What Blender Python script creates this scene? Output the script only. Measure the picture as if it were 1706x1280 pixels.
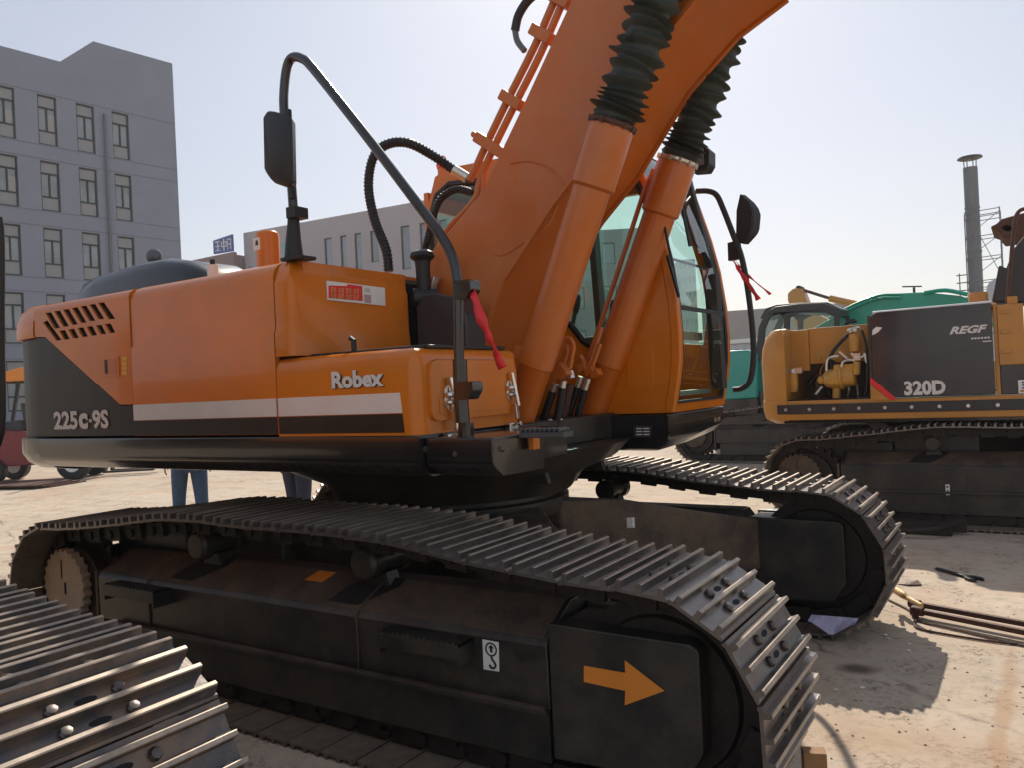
import bpy, bmesh, math, random
from math import radians, sin, cos, pi, sqrt, atan2
from mathutils import Vector, Matrix
from mathutils.geometry import tessellate_polygon
random.seed(7)
S = bpy.context.scene
for o in list(bpy.data.objects): bpy.data.objects.remove(o)
C = S.collection

# ------------------------------------------------------------------ camera
CAM = Vector((2.95190, -3.89181, 1.53604)); FPX = 1345.14; YAW, PITCH, ROLL = 122.84307, 0.12905, -2.73902
def cam_axes():
    y, p, r = radians(YAW), radians(PITCH), radians(ROLL)
    f = Vector((cos(y)*cos(p), sin(y)*cos(p), sin(p))); r0 = Vector((sin(y), -cos(y), 0)); u0 = r0.cross(f)
    return cos(r)*r0+sin(r)*u0, -sin(r)*r0+cos(r)*u0, f
RX, UX, FX = cam_axes()
cd = bpy.data.cameras.new('camera'); cam = bpy.data.objects.new('camera', cd); C.objects.link(cam); S.camera = cam
cd.sensor_width = 36; cd.lens = 36*FPX/1706; cd.clip_start = .05; cd.clip_end = 3000
M = Matrix((RX, UX, -FX)).transposed().to_4x4(); M.translation = CAM; cam.matrix_world = M
def at(px, py, axis, val):
    """measured point: where the line of sight of a photograph pixel meets the plane axis=val"""
    d = FX+(px-853)/FPX*RX-(py-640)/FPX*UX; i = 'xyz'.index(axis)
    return CAM+d*((val-CAM[i])/d[i])
def xz(y, *q): return [(lambda P: (P.x, P.z))(at(a, b, 'y', y)) for a, b in q]

# ------------------------------------------------------------------ sky, sun, exposure
SUN = Vector((-.47, 1.07, 1.0)).normalized()
EL = math.asin(SUN.z); AZ = atan2(SUN.x, SUN.y)
W = bpy.data.worlds.new('World'); S.world = W; W.use_nodes = True
nt = W.node_tree; nt.nodes.clear()
sky = nt.nodes.new('ShaderNodeTexSky'); sky.sky_type = 'NISHITA'; sky.sun_disc = False
sky.sun_elevation = EL; sky.sun_rotation = AZ; sky.air_density = 1.0; sky.dust_density = 1.2; sky.ozone_density = 2.0; sky.altitude = 0
bg = nt.nodes.new('ShaderNodeBackground'); bg.inputs[1].default_value = .05
# thin bright haze over the clear sky: nearly white at the horizon, cooler above
tc = nt.nodes.new('ShaderNodeTexCoord'); sx = nt.nodes.new('ShaderNodeSeparateXYZ'); nt.links.new(tc.outputs['Generated'], sx.inputs[0])
hr = nt.nodes.new('ShaderNodeValToRGB'); e = hr.color_ramp.elements
e[0].position = 0; e[0].color = (.84, .75, .69, 1); e[1].position = 1; e[1].color = (.45, .50, .57, 1)
for p_, c_ in ((.12, (.80, .75, .73)), (.28, (.66, .67, .72)), (.55, (.51, .56, .64))): q_ = e.new(p_); q_.color = (*c_, 1)
nt.links.new(sx.outputs[2], hr.inputs[0])
dp_ = nt.nodes.new('ShaderNodeVectorMath'); dp_.operation = 'DOT_PRODUCT'; dp_.inputs[1].default_value = Vector((SUN.x, SUN.y, .25)).normalized(); nt.links.new(tc.outputs['Generated'], dp_.inputs[0])
mr = nt.nodes.new('ShaderNodeMapRange'); mr.inputs[1].default_value = -.6; mr.inputs[2].default_value = .55; mr.inputs[3].default_value = .66; mr.inputs[4].default_value = .50; nt.links.new(dp_.outputs['Value'], mr.inputs[0])
bg2 = nt.nodes.new('ShaderNodeBackground'); nt.links.new(mr.outputs[0], bg2.inputs[1]); nt.links.new(hr.outputs[0], bg2.inputs[0])
ad = nt.nodes.new('ShaderNodeAddShader'); wo = nt.nodes.new('ShaderNodeOutputWorld'); nt.links.new(sky.outputs[0], bg.inputs[0])
nt.links.new(bg.outputs[0], ad.inputs[0]); nt.links.new(bg2.outputs[0], ad.inputs[1]); nt.links.new(ad.outputs[0], wo.inputs[0])
sl = bpy.data.lights.new('sun', 'SUN'); sl.energy = 4.9; sl.angle = radians(.6); sl.color = (1, .91, .78)
so = bpy.data.objects.new('sun', sl); C.objects.link(so); so.rotation_euler = SUN.to_track_quat('Z', 'Y').to_euler()
S.render.engine = 'CYCLES'
S.view_settings.view_transform = 'Standard'; S.view_settings.look = 'None'; S.view_settings.exposure = .12; S.view_settings.gamma = 1
try:
    S.cycles.max_bounces = 8; S.cycles.transparent_max_bounces = 12
except Exception: pass

# ------------------------------------------------------------------ materials
def mat(name, col, rough=.5, metal=0., coat=0., var=.15, scale=6., dust=None, dust_amt=0., bump=0., bscale=40., spec=.5, streak=False, dust_scale=3.):
    m = bpy.data.materials.new(name); m.use_nodes = True; n = m.node_tree; b = n.nodes['Principled BSDF']
    tc = n.nodes.new('ShaderNodeTexCoord'); mp = n.nodes.new('ShaderNodeMapping'); n.links.new(tc.outputs['Object'], mp.inputs[0])
    if streak: mp.inputs['Scale'].default_value = (1, 1, .25)
    nz = n.nodes.new('ShaderNodeTexNoise'); nz.inputs['Scale'].default_value = scale; nz.inputs['Detail'].default_value = 8; nz.inputs['Roughness'].default_value = .65
    n.links.new(mp.outputs[0], nz.inputs[0])
    rp = n.nodes.new('ShaderNodeValToRGB'); rp.color_ramp.elements[0].position = .3; rp.color_ramp.elements[1].position = .7
    lo = [c*(1-var) for c in col]+[1]; hi = [min(1, c*(1+var)) for c in col]+[1]
    rp.color_ramp.elements[0].color = lo; rp.color_ramp.elements[1].color = hi
    n.links.new(nz.outputs[0], rp.inputs[0]); out = rp.outputs[0]; rsock = None
    if dust:
        n2 = n.nodes.new('ShaderNodeTexNoise'); n2.inputs['Scale'].default_value = dust_scale; n2.inputs['Detail'].default_value = 12; n2.inputs['Roughness'].default_value = .75
        n.links.new(mp.outputs[0], n2.inputs[0])
        r2 = n.nodes.new('ShaderNodeValToRGB'); r2.color_ramp.elements[0].position = .42; r2.color_ramp.elements[1].position = .68
        r2.color_ramp.elements[0].color = (0, 0, 0, 1); r2.color_ramp.elements[1].color = (dust_amt,)*3+(1,)
        n.links.new(n2.outputs[0], r2.inputs[0])
        mx = n.nodes.new('ShaderNodeMixRGB'); n.links.new(r2.outputs[0], mx.inputs[0]); n.links.new(out, mx.inputs[1]); mx.inputs[2].default_value = list(dust)+[1]
        out = mx.outputs[0]
    n.links.new(out, b.inputs['Base Color'])
    rr = n.nodes.new('ShaderNodeMapRange'); rr.inputs[3].default_value = max(.02, rough*.75); rr.inputs[4].default_value = min(1, rough*1.3)
    n.links.new(nz.outputs[0], rr.inputs[0]); n.links.new(rr.outputs[0], b.inputs['Roughness'])
    b.inputs['Metallic'].default_value = metal; b.inputs['Coat Weight'].default_value = coat; b.inputs['Coat Roughness'].default_value = .06
    b.inputs['Specular IOR Level'].default_value = spec
    if bump:
        n3 = n.nodes.new('ShaderNodeTexNoise'); n3.inputs['Scale'].default_value = bscale; n3.inputs['Detail'].default_value = 6; n.links.new(tc.outputs['Object'], n3.inputs[0])
        bp = n.nodes.new('ShaderNodeBump'); bp.inputs['Strength'].default_value = bump; bp.inputs['Distance'].default_value = .02
        n.links.new(n3.outputs[0], bp.inputs['Height']); n.links.new(bp.outputs[0], b.inputs['Normal'])
        if coat: n.links.new(bp.outputs[0], b.inputs['Coat Normal'])
    return m
ORANGE = mat('orange_paint', (.62, .165, .006), .30, coat=.28, spec=.35, var=.12, scale=2.2, dust=(.38, .15, .03), dust_amt=.35, bump=.12, bscale=2.2)
ORANGE_B = mat('boom_orange', (.50, .120, .010), .36, coat=.22, spec=.4, var=.08, scale=2, dust=(.45, .28, .18), dust_amt=.22, bump=.04, bscale=3)
BLACK = mat('black_paint', (.009, .009, .010), .22, coat=.5, var=.25, scale=3, dust=(.06, .05, .04), dust_amt=.2)
DARK = mat('rear_cover_black', (.013, .010, .009), .45, coat=.04, spec=.35, var=.2, scale=2.5, dust=(.04, .03, .024), dust_amt=.4, streak=True)
RUBBER = mat('black_rubber', (.010, .010, .012), .5, var=.3, scale=30)
BELLOWS = mat('bellows_cloth', (.028, .036, .030), .6, var=.3, scale=25, dust=(.09, .09, .075), dust_amt=.3, bump=.3, bscale=60)
FRAMEBLK = mat('frame_black', (.014, .0145, .014), .45, coat=.12, var=.3, scale=3, dust=(.085, .065, .045), dust_amt=.6, bump=.08, bscale=30)
MUDDY = mat('dirty_steel', (.068, .050, .037), .75, var=.4, scale=6, dust=(.17, .11, .065), dust_amt=.6, bump=.35, bscale=50)
WORN = mat('worn_grouser_edge', (.34, .28, .225), .42, metal=.6, var=.3, scale=14)
INNER = mat('dusty_shoe_inside', (.17, .135, .095), .85, var=.4, scale=9, dust=(.07, .05, .035), dust_amt=.7)
STEEL = mat('track_steel', (.215, .195, .18), .34, metal=.8, var=.22, scale=9, dust=(.16, .11, .075), dust_amt=.7, bump=.12, bscale=90, dust_scale=7)
STEELB = mat('track_steel_blued', (.105, .10, .10), .38, metal=.55, var=.25, scale=9, dust=(.27, .17, .10), dust_amt=.9, bump=.05, bscale=60, dust_scale=5)
BOLT = mat('bolt_steel', (.13, .11, .10), .42, metal=.8, var=.2, scale=40)
LINK = mat('track_link_steel', (.030, .024, .020), .6, metal=.4, var=.4, scale=20, bump=.2)
BLKHOLE_SHADOW = mat('dark_recess', (.008, .008, .008), .9)  # near black for recesses, also for the painted carrier bracket shadows
SILVER = mat('silver_stripe', (.66, .68, .68), .3, metal=.2, var=.05)
WHITE = mat('white_sticker', (.75, .74, .71), .5, var=.06)
LETTER = mat('pale_lettering', (.66, .64, .62), .45, var=.05)
CHROME = mat('chrome', (.72, .69, .66), .14, metal=1., var=.1, scale=20)
ZINC = mat('zinc_fitting', (.62, .60, .55), .32, metal=.8, var=.15, scale=20)
RED = mat('red_ribbon', (.72, .025, .03), .45, var=.15, scale=8)
REDP = mat('red_paint', (.20, .022, .025), .4, var=.2)
BEACON = mat('beacon_red', (.75, .03, .03), .2, coat=.5)
DISC = mat('dusty_disc', (.46, .38, .28), .8, var=.15, scale=14, bump=.1)
ARROW = mat('orange_decal', (.72, .24, .03), .45, var=.06)
SEAT = mat('seat_cloth', (.05, .05, .055), .8, var=.2)
PLASTICWRAP = mat('plastic_wrap', (.55, .58, .56), .18, coat=.5, var=.2, scale=9, bump=.5, bscale=18)
YELLOW = mat('yellow_paint', (.50, .22, .03), .42, coat=.25, var=.1, scale=4, dust=(.34, .2, .08), dust_amt=.4)
YELLOWD = mat('pump_yellow', (.52, .27, .04), .45, coat=.2, var=.2, scale=20, dust=(.2, .12, .05), dust_amt=.5)
NAVY = mat('dark_door', (.020, .019, .028), .22, coat=.3, var=.15, scale=3, dust=(.07, .055, .055), dust_amt=.3)
TEAL = mat('teal_paint', (.015, .30, .25), .4, coat=.3, var=.12, scale=3, dust=(.10, .25, .2), dust_amt=.3)
GREENP = mat('green_paint', (.015, .32, .21), .42, coat=.25, var=.12, scale=3)
CHAR = mat('charcoal_cab', (.03, .03, .03), .5, var=.2)
BROWN = mat('brown_rust', (.075, .030, .018), .65, var=.3, scale=8, bump=.2)
GREY = mat('grey_metal', (.13, .14, .15), .45, metal=.4, var=.15, scale=5, streak=True)
DENIM = mat('blue_denim', (.045, .085, .15), .9, var=.3, scale=30)
DENIMD = mat('dark_trousers', (.03, .035, .06), .9, var=.25, scale=30)
SHIRT = mat('grey_shirt', (.2, .21, .24), .9, var=.2)
SKIN = mat('skin', (.45, .25, .17), .6, var=.08)
HAIR = mat('hair', (.015, .012, .01), .6)
WOOD = mat('wood', (.30, .16, .07), .75, var=.3, scale=18, streak=True, bump=.2)
PAPER = mat('blue_grey_paper', (.42, .40, .55), .8, var=.12, bump=.2, bscale=20)
LABEL = mat('label_grey', (.03, .028, .032), .4)
BLUESIGN = mat('blue_sign', (.045, .09, .30), .5, var=.08)
def glass(name, tint, refl=.12, rough=.01):
    m = bpy.data.materials.new(name); m.use_nodes = True; n = m.node_tree; n.nodes.clear()
    t = n.nodes.new('ShaderNodeBsdfTransparent'); t.inputs[0].default_value = list(tint)+[1]
    g = n.nodes.new('ShaderNodeBsdfGlossy'); g.inputs['Roughness'].default_value = rough; g.inputs[0].default_value = (.9, .95, .93, 1)
    fr = n.nodes.new('ShaderNodeFresnel'); fr.inputs[0].default_value = 1.5
    a = n.nodes.new('ShaderNodeMath'); a.operation = 'ADD'; a.inputs[1].default_value = refl; n.links.new(fr.outputs[0], a.inputs[0])
    ge = n.nodes.new('ShaderNodeNewGeometry'); iv = n.nodes.new('ShaderNodeMath'); iv.operation = 'SUBTRACT'; iv.inputs[0].default_value = 1; n.links.new(ge.outputs['Backfacing'], iv.inputs[1])
    mu = n.nodes.new('ShaderNodeMath'); mu.operation = 'MULTIPLY'; n.links.new(a.outputs[0], mu.inputs[0]); n.links.new(iv.outputs[0], mu.inputs[1]); a = mu
    mx = n.nodes.new('ShaderNodeMixShader'); n.links.new(a.outputs[0], mx.inputs[0]); n.links.new(t.outputs[0], mx.inputs[1]); n.links.new(g.outputs[0], mx.inputs[2])
    o = n.nodes.new('ShaderNodeOutputMaterial'); n.links.new(mx.outputs[0], o.inputs[0]); return m
GLASS = glass('cab_glass', (.86, .955, .92), .02)
WINGLASS = mat('window_glass', (.23, .27, .29), .12, coat=.6, var=.25, scale=.6)

# ------------------------------------------------------------------ mesh helpers
def catmull(P, k=6, closed=False):
    P = [Vector(p) for p in P]; out = []; n = len(P)
    for i in range(n if closed else n-1):
        a = P[(i-1) % n] if closed or i > 0 else P[0]*2-P[1]
        b, c = P[i], P[(i+1) % n]
        d = P[(i+2) % n] if closed or i+2 < n else P[-1]*2-P[-2]
        for j in range(k):
            t = j/k; out.append(.5*((2*b)+(c-a)*t+(2*a-5*b+4*c-d)*t*t+(3*b-a-3*c+d)*t**3))
    if not closed: out.append(P[-1])
    return out
def rounded(poly, r, k=4):
    """round the corners of a 2D polygon; r number or list"""
    out = []; n = len(poly)
    for i, p in enumerate(poly):
        rr = r[i] if isinstance(r, (list, tuple)) else r
        p = Vector(p); a = Vector(poly[i-1])-p; b = Vector(poly[(i+1) % n])-p
        if rr <= 0: out.append(tuple(p)); continue
        da, db = a.normalized(), b.normalized(); ang = da.angle(db)
        t = min(rr/max(math.tan(ang/2), .05), a.length*.48, b.length*.48); A = p+da*t; B = p+db*t
        for j in range(k+1):
            s = j/k; out.append(tuple((1-s)**2*A+2*s*(1-s)*p+s*s*B))
    return out
def P3(axis, a, b, c):
    return Vector((c, a, b)) if axis == 'x' else Vector((a, c, b)) if axis == 'y' else Vector((a, b, c))
class MB:
    def __init__(s): s.v = []; s.f = []; s.m = []
    def add(s, vs, fs, mi=0):
        o = len(s.v); s.v += [tuple(v) for v in vs]; s.f += [tuple(i+o for i in f) for f in fs]; s.m += [mi]*len(fs); return s
    def box(s, x0, y0, z0, x1, y1, z1, mi=0):
        v = [(x, y, z) for x in (x0, x1) for y in (y0, y1) for z in (z0, z1)]
        return s.add(v, [(0, 1, 3, 2), (4, 6, 7, 5), (0, 4, 5, 1), (2, 3, 7, 6), (0, 2, 6, 4), (1, 5, 7, 3)], mi)
    def obox(s, c, ax, ay, az, h, mi=0):
        """oriented box: centre, three axes, half sizes"""
        c = Vector(c); v = [c+ax*h[0]*i+ay*h[1]*j+az*h[2]*k for i in (-1, 1) for j in (-1, 1) for k in (-1, 1)]
        return s.add(v, [(0, 1, 3, 2), (4, 6, 7, 5), (0, 4, 5, 1), (2, 3, 7, 6), (0, 2, 6, 4), (1, 5, 7, 3)], mi)
    def bar(s, p0, p1, w, h, up=(0, 0, 1), mi=0):
        p0, p1 = Vector(p0), Vector(p1); d = (p1-p0); L = d.length; d.normalize(); u = Vector(up); sd = d.cross(u).normalized(); u = sd.cross(d)
        return s.obox((p0+p1)/2, d, sd, u, (L/2, w/2, h/2), mi)
    def prism(s, poly, axis, a, b, mi=0, holes=()):
        loops = [list(poly)]+[list(h) for h in holes]; flat = [p for l in loops for p in l]; n = len(flat)
        tris = tessellate_polygon([[Vector((p[0], p[1], 0)) for p in l] for l in loops])
        vs = [P3(axis, p[0], p[1], a) for p in flat]+[P3(axis, p[0], p[1], b) for p in flat]
        fs = []
        if not holes: fs += [tuple(range(n)), tuple(range(2*n-1, n-1, -1))]
        else: fs += [tuple(t) for t in tris]+[tuple(i+n for i in reversed(t)) for t in tris]
        o = 0
        for l in loops:
            k = len(l); fs += [(o+i, o+(i+1) % k, o+(i+1) % k+n, o+i+n) for i in range(k)]; o += k
        return s.add(vs, fs, mi)
    def loft(s, loops, mi=0, caps=True, closed=True):
        n = len(loops[0]); vs = [p for l in loops for p in l]; fs = []
        for j in range(len(loops)-1):
            for i in range(n if closed else n-1): k = (i+1) % n; fs.append((j*n+i, j*n+k, (j+1)*n+k, (j+1)*n+i))
        if caps: fs += [tuple(range(n-1, -1, -1)), tuple(range((len(loops)-1)*n, len(loops)*n))]
        return s.add(vs, fs, mi)
    def tube(s, P, r, n=10, k=0, mi=0, caps=True):
        rs = r if isinstance(r, (list, tuple)) else None
        if k: 
            Q = catmull(P, k)
            if rs: rs = [rs[min(i//k, len(rs)-1)]*(1-(i % k)/k)+rs[min(i//k+1, len(rs)-1)]*((i % k)/k) for i in range(len(Q))]
            P = Q
        P = [Vector(p) for p in P]; loops = []; T = None; N = None
        for i, p in enumerate(P):
            t = (P[min(i+1, len(P)-1)]-P[max(i-1, 0)]).normalized()
            if N is None: N = t.orthogonal().normalized()
            else: N = (N-t*N.dot(t)).normalized()
            B = t.cross(N); rr = rs[i] if rs else r
            loops.append([p+(N*cos(2*pi*j/n)+B*sin(2*pi*j/n))*rr for j in range(n)])
        return s.loft(loops, mi, caps)
    def lathe(s, p0, p1, prof, n=28, mi=0):
        p0, p1 = Vector(p0), Vector(p1); d = (p1-p0).normalized(); N = d.orthogonal().normalized(); B = d.cross(N)
        return s.loft([[p0+d*t+(N*cos(2*pi*j/n)+B*sin(2*pi*j/n))*r for j in range(n)] for t, r in prof], mi)
    def cyl(s, p0, p1, r, r1=None, n=24, mi=0):
        L = (Vector(p1)-Vector(p0)).length; return s.lathe(p0, p1, [(0, r), (L, r if r1 is None else r1)], n, mi)
    def ball(s, c, r, mi=0, n=16, sc=(1, 1, 1)):
        c = Vector(c); loops = []
        for i in range(1, n//2): 
            a = pi*i/(n//2); loops.append([c+Vector((sin(a)*cos(2*pi*j/n)*r*sc[0], sin(a)*sin(2*pi*j/n)*r*sc[1], -cos(a)*r*sc[2])) for j in range(n)])
        return s.loft(loops, mi)
    def build(s, name, mats, parent=None, bevel=0., seg=2, smooth=True, ang=32):
        me = bpy.data.meshes.new(name); me.from_pydata(s.v, [], s.f)
        for m in (mats if isinstance(mats, (list, tuple)) else [mats]): me.materials.append(m)
        if any(s.m): me.polygons.foreach_set('material_index', s.m)
        bm = bmesh.new(); bm.from_mesh(me); bmesh.ops.recalc_face_normals(bm, faces=bm.faces); 
        if smooth:
            for e in bm.edges:
                if len(e.link_faces) == 2: e.smooth = e.calc_face_angle(0) < radians(ang)
            for f in bm.faces: f.smooth = True
        bm.to_mesh(me); bm.free()
        o = bpy.data.objects.new(name, me); C.objects.link(o)
        if parent: o.parent = parent
        if bevel:
            b = o.modifiers.new('bevel', 'BEVEL'); b.width = bevel; b.segments = seg; b.limit_method = 'ANGLE'; b.angle_limit = radians(40); b.harden_normals = smooth
        return o
def text_mesh(mb, body, o, xd, ud, size, width=None, depth=.003, bold=.0, shear=0., mi=0):
    """lettering lying in the plane (xd, ud) at o (lower left); height of a capital = size, whole width = width"""
    cu = bpy.data.curves.new('t', 'FONT'); cu.body = body; cu.size = 1; cu.offset = bold; cu.shear = shear; cu.resolution_u = 3
    ob = bpy.data.objects.new('t', cu); C.objects.link(ob); bpy.context.view_layer.update()
    me = bpy.data.meshes.new_from_object(ob.evaluated_get(bpy.context.evaluated_depsgraph_get()))
    V = [v.co.copy() for v in me.vertices]; F = [tuple(p.vertices) for p in me.polygons]
    bpy.data.objects.remove(ob); bpy.data.curves.remove(cu); bpy.data.meshes.remove(me)
    x0 = min(v.x for v in V); x1 = max(v.x for v in V); y0 = min(v.y for v in V); y1 = max(v.y for v in V)
    sy = size/(y1-y0); sx = sy if width is None else width/(x1-x0)
    xd, ud = Vector(xd).normalized(), Vector(ud).normalized(); nn = xd.cross(ud)
    mb.add([Vector(o)+xd*(v.x-x0)*sx+ud*(v.y-y0)*sy+nn*depth for v in V], F, mi)
def tag(o, label, cat, group=None, kind=None):
    if label: o['label'] = label
    if cat: o['category'] = cat
    if group: o['group'] = group
    if kind: o['kind'] = kind
    return o
def thing(name, label, cat, loc=(0, 0, 0), rz=0, group=None):
    o = bpy.data.objects.new(name, None); C.objects.link(o); o.location = loc; o.rotation_euler = (0, 0, rz); o.empty_display_size = .2
    return tag(o, label, cat, group)
def copy_obj(src, parent, mtx=None):
    o = src.copy(); C.objects.link(o); o.parent = parent
    if mtx is not None: o.matrix_local = mtx
    return o

# ------------------------------------------------------------------ the setting: ground
def ground_material():
    m = bpy.data.materials.new('yard_concrete'); m.use_nodes = True; n = m.node_tree; b = n.nodes['Principled BSDF']; L = n.links.new
    tc = n.nodes.new('ShaderNodeTexCoord')
    def noise(sc, det=10, ro=.6, vec=None, dist=0.):
        k = n.nodes.new('ShaderNodeTexNoise'); k.inputs['Scale'].default_value = sc; k.inputs['Detail'].default_value = det; k.inputs['Roughness'].default_value = ro; k.inputs['Distortion'].default_value = dist
        L(vec or tc.outputs['Object'], k.inputs[0]); return k.outputs[0]
    def ramp(src, stops):
        r = n.nodes.new('ShaderNodeValToRGB'); e = r.color_ramp.elements
        e[0].position, e[0].color = stops[0][0], list(stops[0][1])+[1]; e[1].position, e[1].color = stops[-1][0], list(stops[-1][1])+[1]
        for p, c in stops[1:-1]: x = e.new(p); x.color = list(c)+[1]
        L(src, r.inputs[0]); return r.outputs[0]
    def mix(f, a, c, mode='MIX'):
        x = n.nodes.new('ShaderNodeMixRGB'); x.blend_type = mode
        if isinstance(f, float): x.inputs[0].default_value = f
        else: L(f, x.inputs[0])
        L(a, x.inputs[1])
        if isinstance(c, tuple): x.inputs[2].default_value = list(c)+[1]
        else: L(c, x.inputs[2])
        return x.outputs[0]
    base = ramp(noise(.35, 8, .6), [(.3, (.44, .36, .275)), (.5, (.50, .41, .315)), (.7, (.56, .465, .36))])
    fine = ramp(noise(9, 12, .75), [(.3, (.78,)*3), (.55, (1,)*3), (.75, (1.08, 1.07, 1.06))])
    c = mix(1.0, base, fine, 'MULTIPLY')
    # red earth patches near the machine
    red = ramp(noise(.9, 10, .7, dist=.6), [(.46, (0, 0, 0)), (.62, (.5, .5, .5))])
    c = mix(red, c, (.44, .29, .18))
    # oil and dirt stains in dark specks and blotches
    st = ramp(noise(2.3, 14, .8, dist=.4), [(.50, (0, 0, 0)), (.60, (.7, .7, .7)), (.8, (1, 1, 1))])
    sp = ramp(noise(26, 6, .8), [(.49, (.05, .05, .05)), (.55, (1, 1, 1))])
    c = mix(mix(1.0, st, sp, 'MULTIPLY'), c, (.085, .055, .042))
    # one oil spot and one rusty joint line, where the yard has them
    def spot(x, y, sx_, sy_, rz, col, amt, soft=(.2, .75)):
        m2 = n.nodes.new('ShaderNodeMapping'); m2.vector_type = 'TEXTURE'; m2.inputs['Location'].default_value = (x, y, 0); m2.inputs['Scale'].default_value = (sx_, sy_, 1); m2.inputs['Rotation'].default_value = (0, 0, rz)
        wp = n.nodes.new('ShaderNodeMixRGB'); wp.blend_type = 'ADD'; wp.inputs[0].default_value = .12; L(tc.outputs['Object'], wp.inputs[1]); wk_ = n.nodes.new('ShaderNodeTexNoise'); wk_.inputs['Scale'].default_value = 4; wk_.inputs['Detail'].default_value = 8; L(tc.outputs['Object'], wk_.inputs[0]); L(wk_.outputs[1], wp.inputs[2])
        L(wp.outputs[0], m2.inputs[0]); gr = n.nodes.new('ShaderNodeTexGradient'); gr.gradient_type = 'SPHERICAL'; L(m2.outputs[0], gr.inputs[0])
        return mix(ramp(gr.outputs[1], [(soft[0], (0, 0, 0)), (soft[1], (amt,)*3)]), c, col)
    q_ = at(1430, 1115, 'z', 0); c = spot(q_.x+.06, q_.y+.06, .17, .12, .5, (.07, .045, .03), .85)
    q_ = at(1672, 1190, 'z', 0); r_ = at(1690, 1060, 'z', 0)-at(1655, 1300, 'z', 0); c = spot(q_.x+.06, q_.y+.06, 1.4, .05, atan2(r_.y, r_.x), (.36, .20, .10), .5, (.1, .6))
    q_ = at(1500, 1235, 'z', 0); c = spot(q_.x+.06, q_.y+.06, .7, .35, .2, (.42, .26, .15), .45)
    # tyre smears, long in x
    mp = n.nodes.new('ShaderNodeMapping'); mp.inputs['Scale'].default_value = (.12, 1.6, 1); mp.inputs['Rotation'].default_value = (0, 0, radians(12)); L(tc.outputs['Object'], mp.inputs[0])
    sm = ramp(noise(1.4, 10, .7, mp.outputs[0]), [(.50, (0, 0, 0)), (.72, (.35, .35, .35))])
    c = mix(sm, c, (.24, .19, .15))
    # cracks
    wv = n.nodes.new('ShaderNodeTexVoronoi'); wv.feature = 'DISTANCE_TO_EDGE'; wv.inputs['Scale'].default_value = .55
    wn = n.nodes.new('ShaderNodeMixRGB'); wn.inputs[0].default_value = .12; L(tc.outputs['Object'], wn.inputs[1])
    wk = n.nodes.new('ShaderNodeTexNoise'); wk.inputs['Scale'].default_value = 3; wk.inputs['Detail'].default_value = 6; L(tc.outputs['Object'], wk.inputs[0]); L(wk.outputs[1], wn.inputs[2]); L(wn.outputs[0], wv.inputs[0])
    cr = ramp(wv.outputs[0], [(.0, (.8, .8, .8)), (.006, (0, 0, 0))])
    c = mix(mix(1.0, cr, ramp(noise(1.1), [(.45, (0, 0, 0)), (.55, (1, 1, 1))]), 'MULTIPLY'), c, (.10, .07, .05))
    L(c, b.inputs['Base Color']); b.inputs['Roughness'].default_value = .85; b.inputs['Specular IOR Level'].default_value = .3
    bp = n.nodes.new('ShaderNodeBump'); bp.inputs['Strength'].default_value = .22; bp.inputs['Distance'].default_value = .010; L(noise(28, 10, .7), bp.inputs['Height']); L(bp.outputs[0], b.inputs['Normal'])
    return m
g = MB(); g.add([(-1500, -1500, 0), (1500, -1500, 0), (1500, 1500, 0), (-1500, 1500, 0)], [(0, 1, 2, 3)])
tag(g.build('ground', ground_material(), smooth=False), None, None, kind='structure')

# ------------------------------------------------------------------ undercarriage
TOPZ = [(1.825, .840), (1.66, .842), (1.47, .855), (1.29, .872), (1.13, .885), (.93, .912), (.7, .935), (.3, .945), (-.1, .945), (-.41, .955), (-.68, .950), (-.87, .93), (-1.3, .88), (-1.6, .850), (-1.825, .840)]
def track_path():
    R, zc = .405, .435; P = []
    for i in range(40): P.append((-1.825+3.65*i/40, .03))
    for i in range(40): a = -pi/2+pi*i/40; P.append((1.825+R*cos(a), zc+R*sin(a)))
    top = catmull([(x, 0, z) for x, z in TOPZ], 5); P += [(v.x, v.z) for v in top[:-1]]
    for i in range(40): a = pi/2+pi*i/40; P.append((-1.825+R*cos(a), zc+R*sin(a)))
    return P
def along(P, N, shift=0.):
    n = len(P); L = [0]
    for i in range(n): L.append(L[-1]+math.dist(P[i], P[(i+1) % n]))
    tot = L[-1]; res = []
    def pt(s):
        s %= tot; i = max(j for j in range(n) if L[j] <= s+1e-9); t = (s-L[i])/(L[i+1]-L[i]); a, b = P[i], P[(i+1) % n]
        return Vector((a[0]+(b[0]-a[0])*t, 0, a[1]+(b[1]-a[1])*t))
    step = tot/N
    for k in range(N):
        s = (k+shift)*step; a, b = pt(s-step*.49), pt(s+step*.49); t = (b-a).normalized(); nrm = Vector((t.z, 0, -t.x))
        m = Matrix((t, nrm.cross(t), nrm)).transposed().to_4x4(); mid = pt(s); q = (a+b)/2; m.translation = q*.5+mid*.5; res.append(m)
    return res, step
PATH = track_path(); NSHOE = 49; SHOES, STEP = along(PATH, NSHOE, .35)
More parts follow.
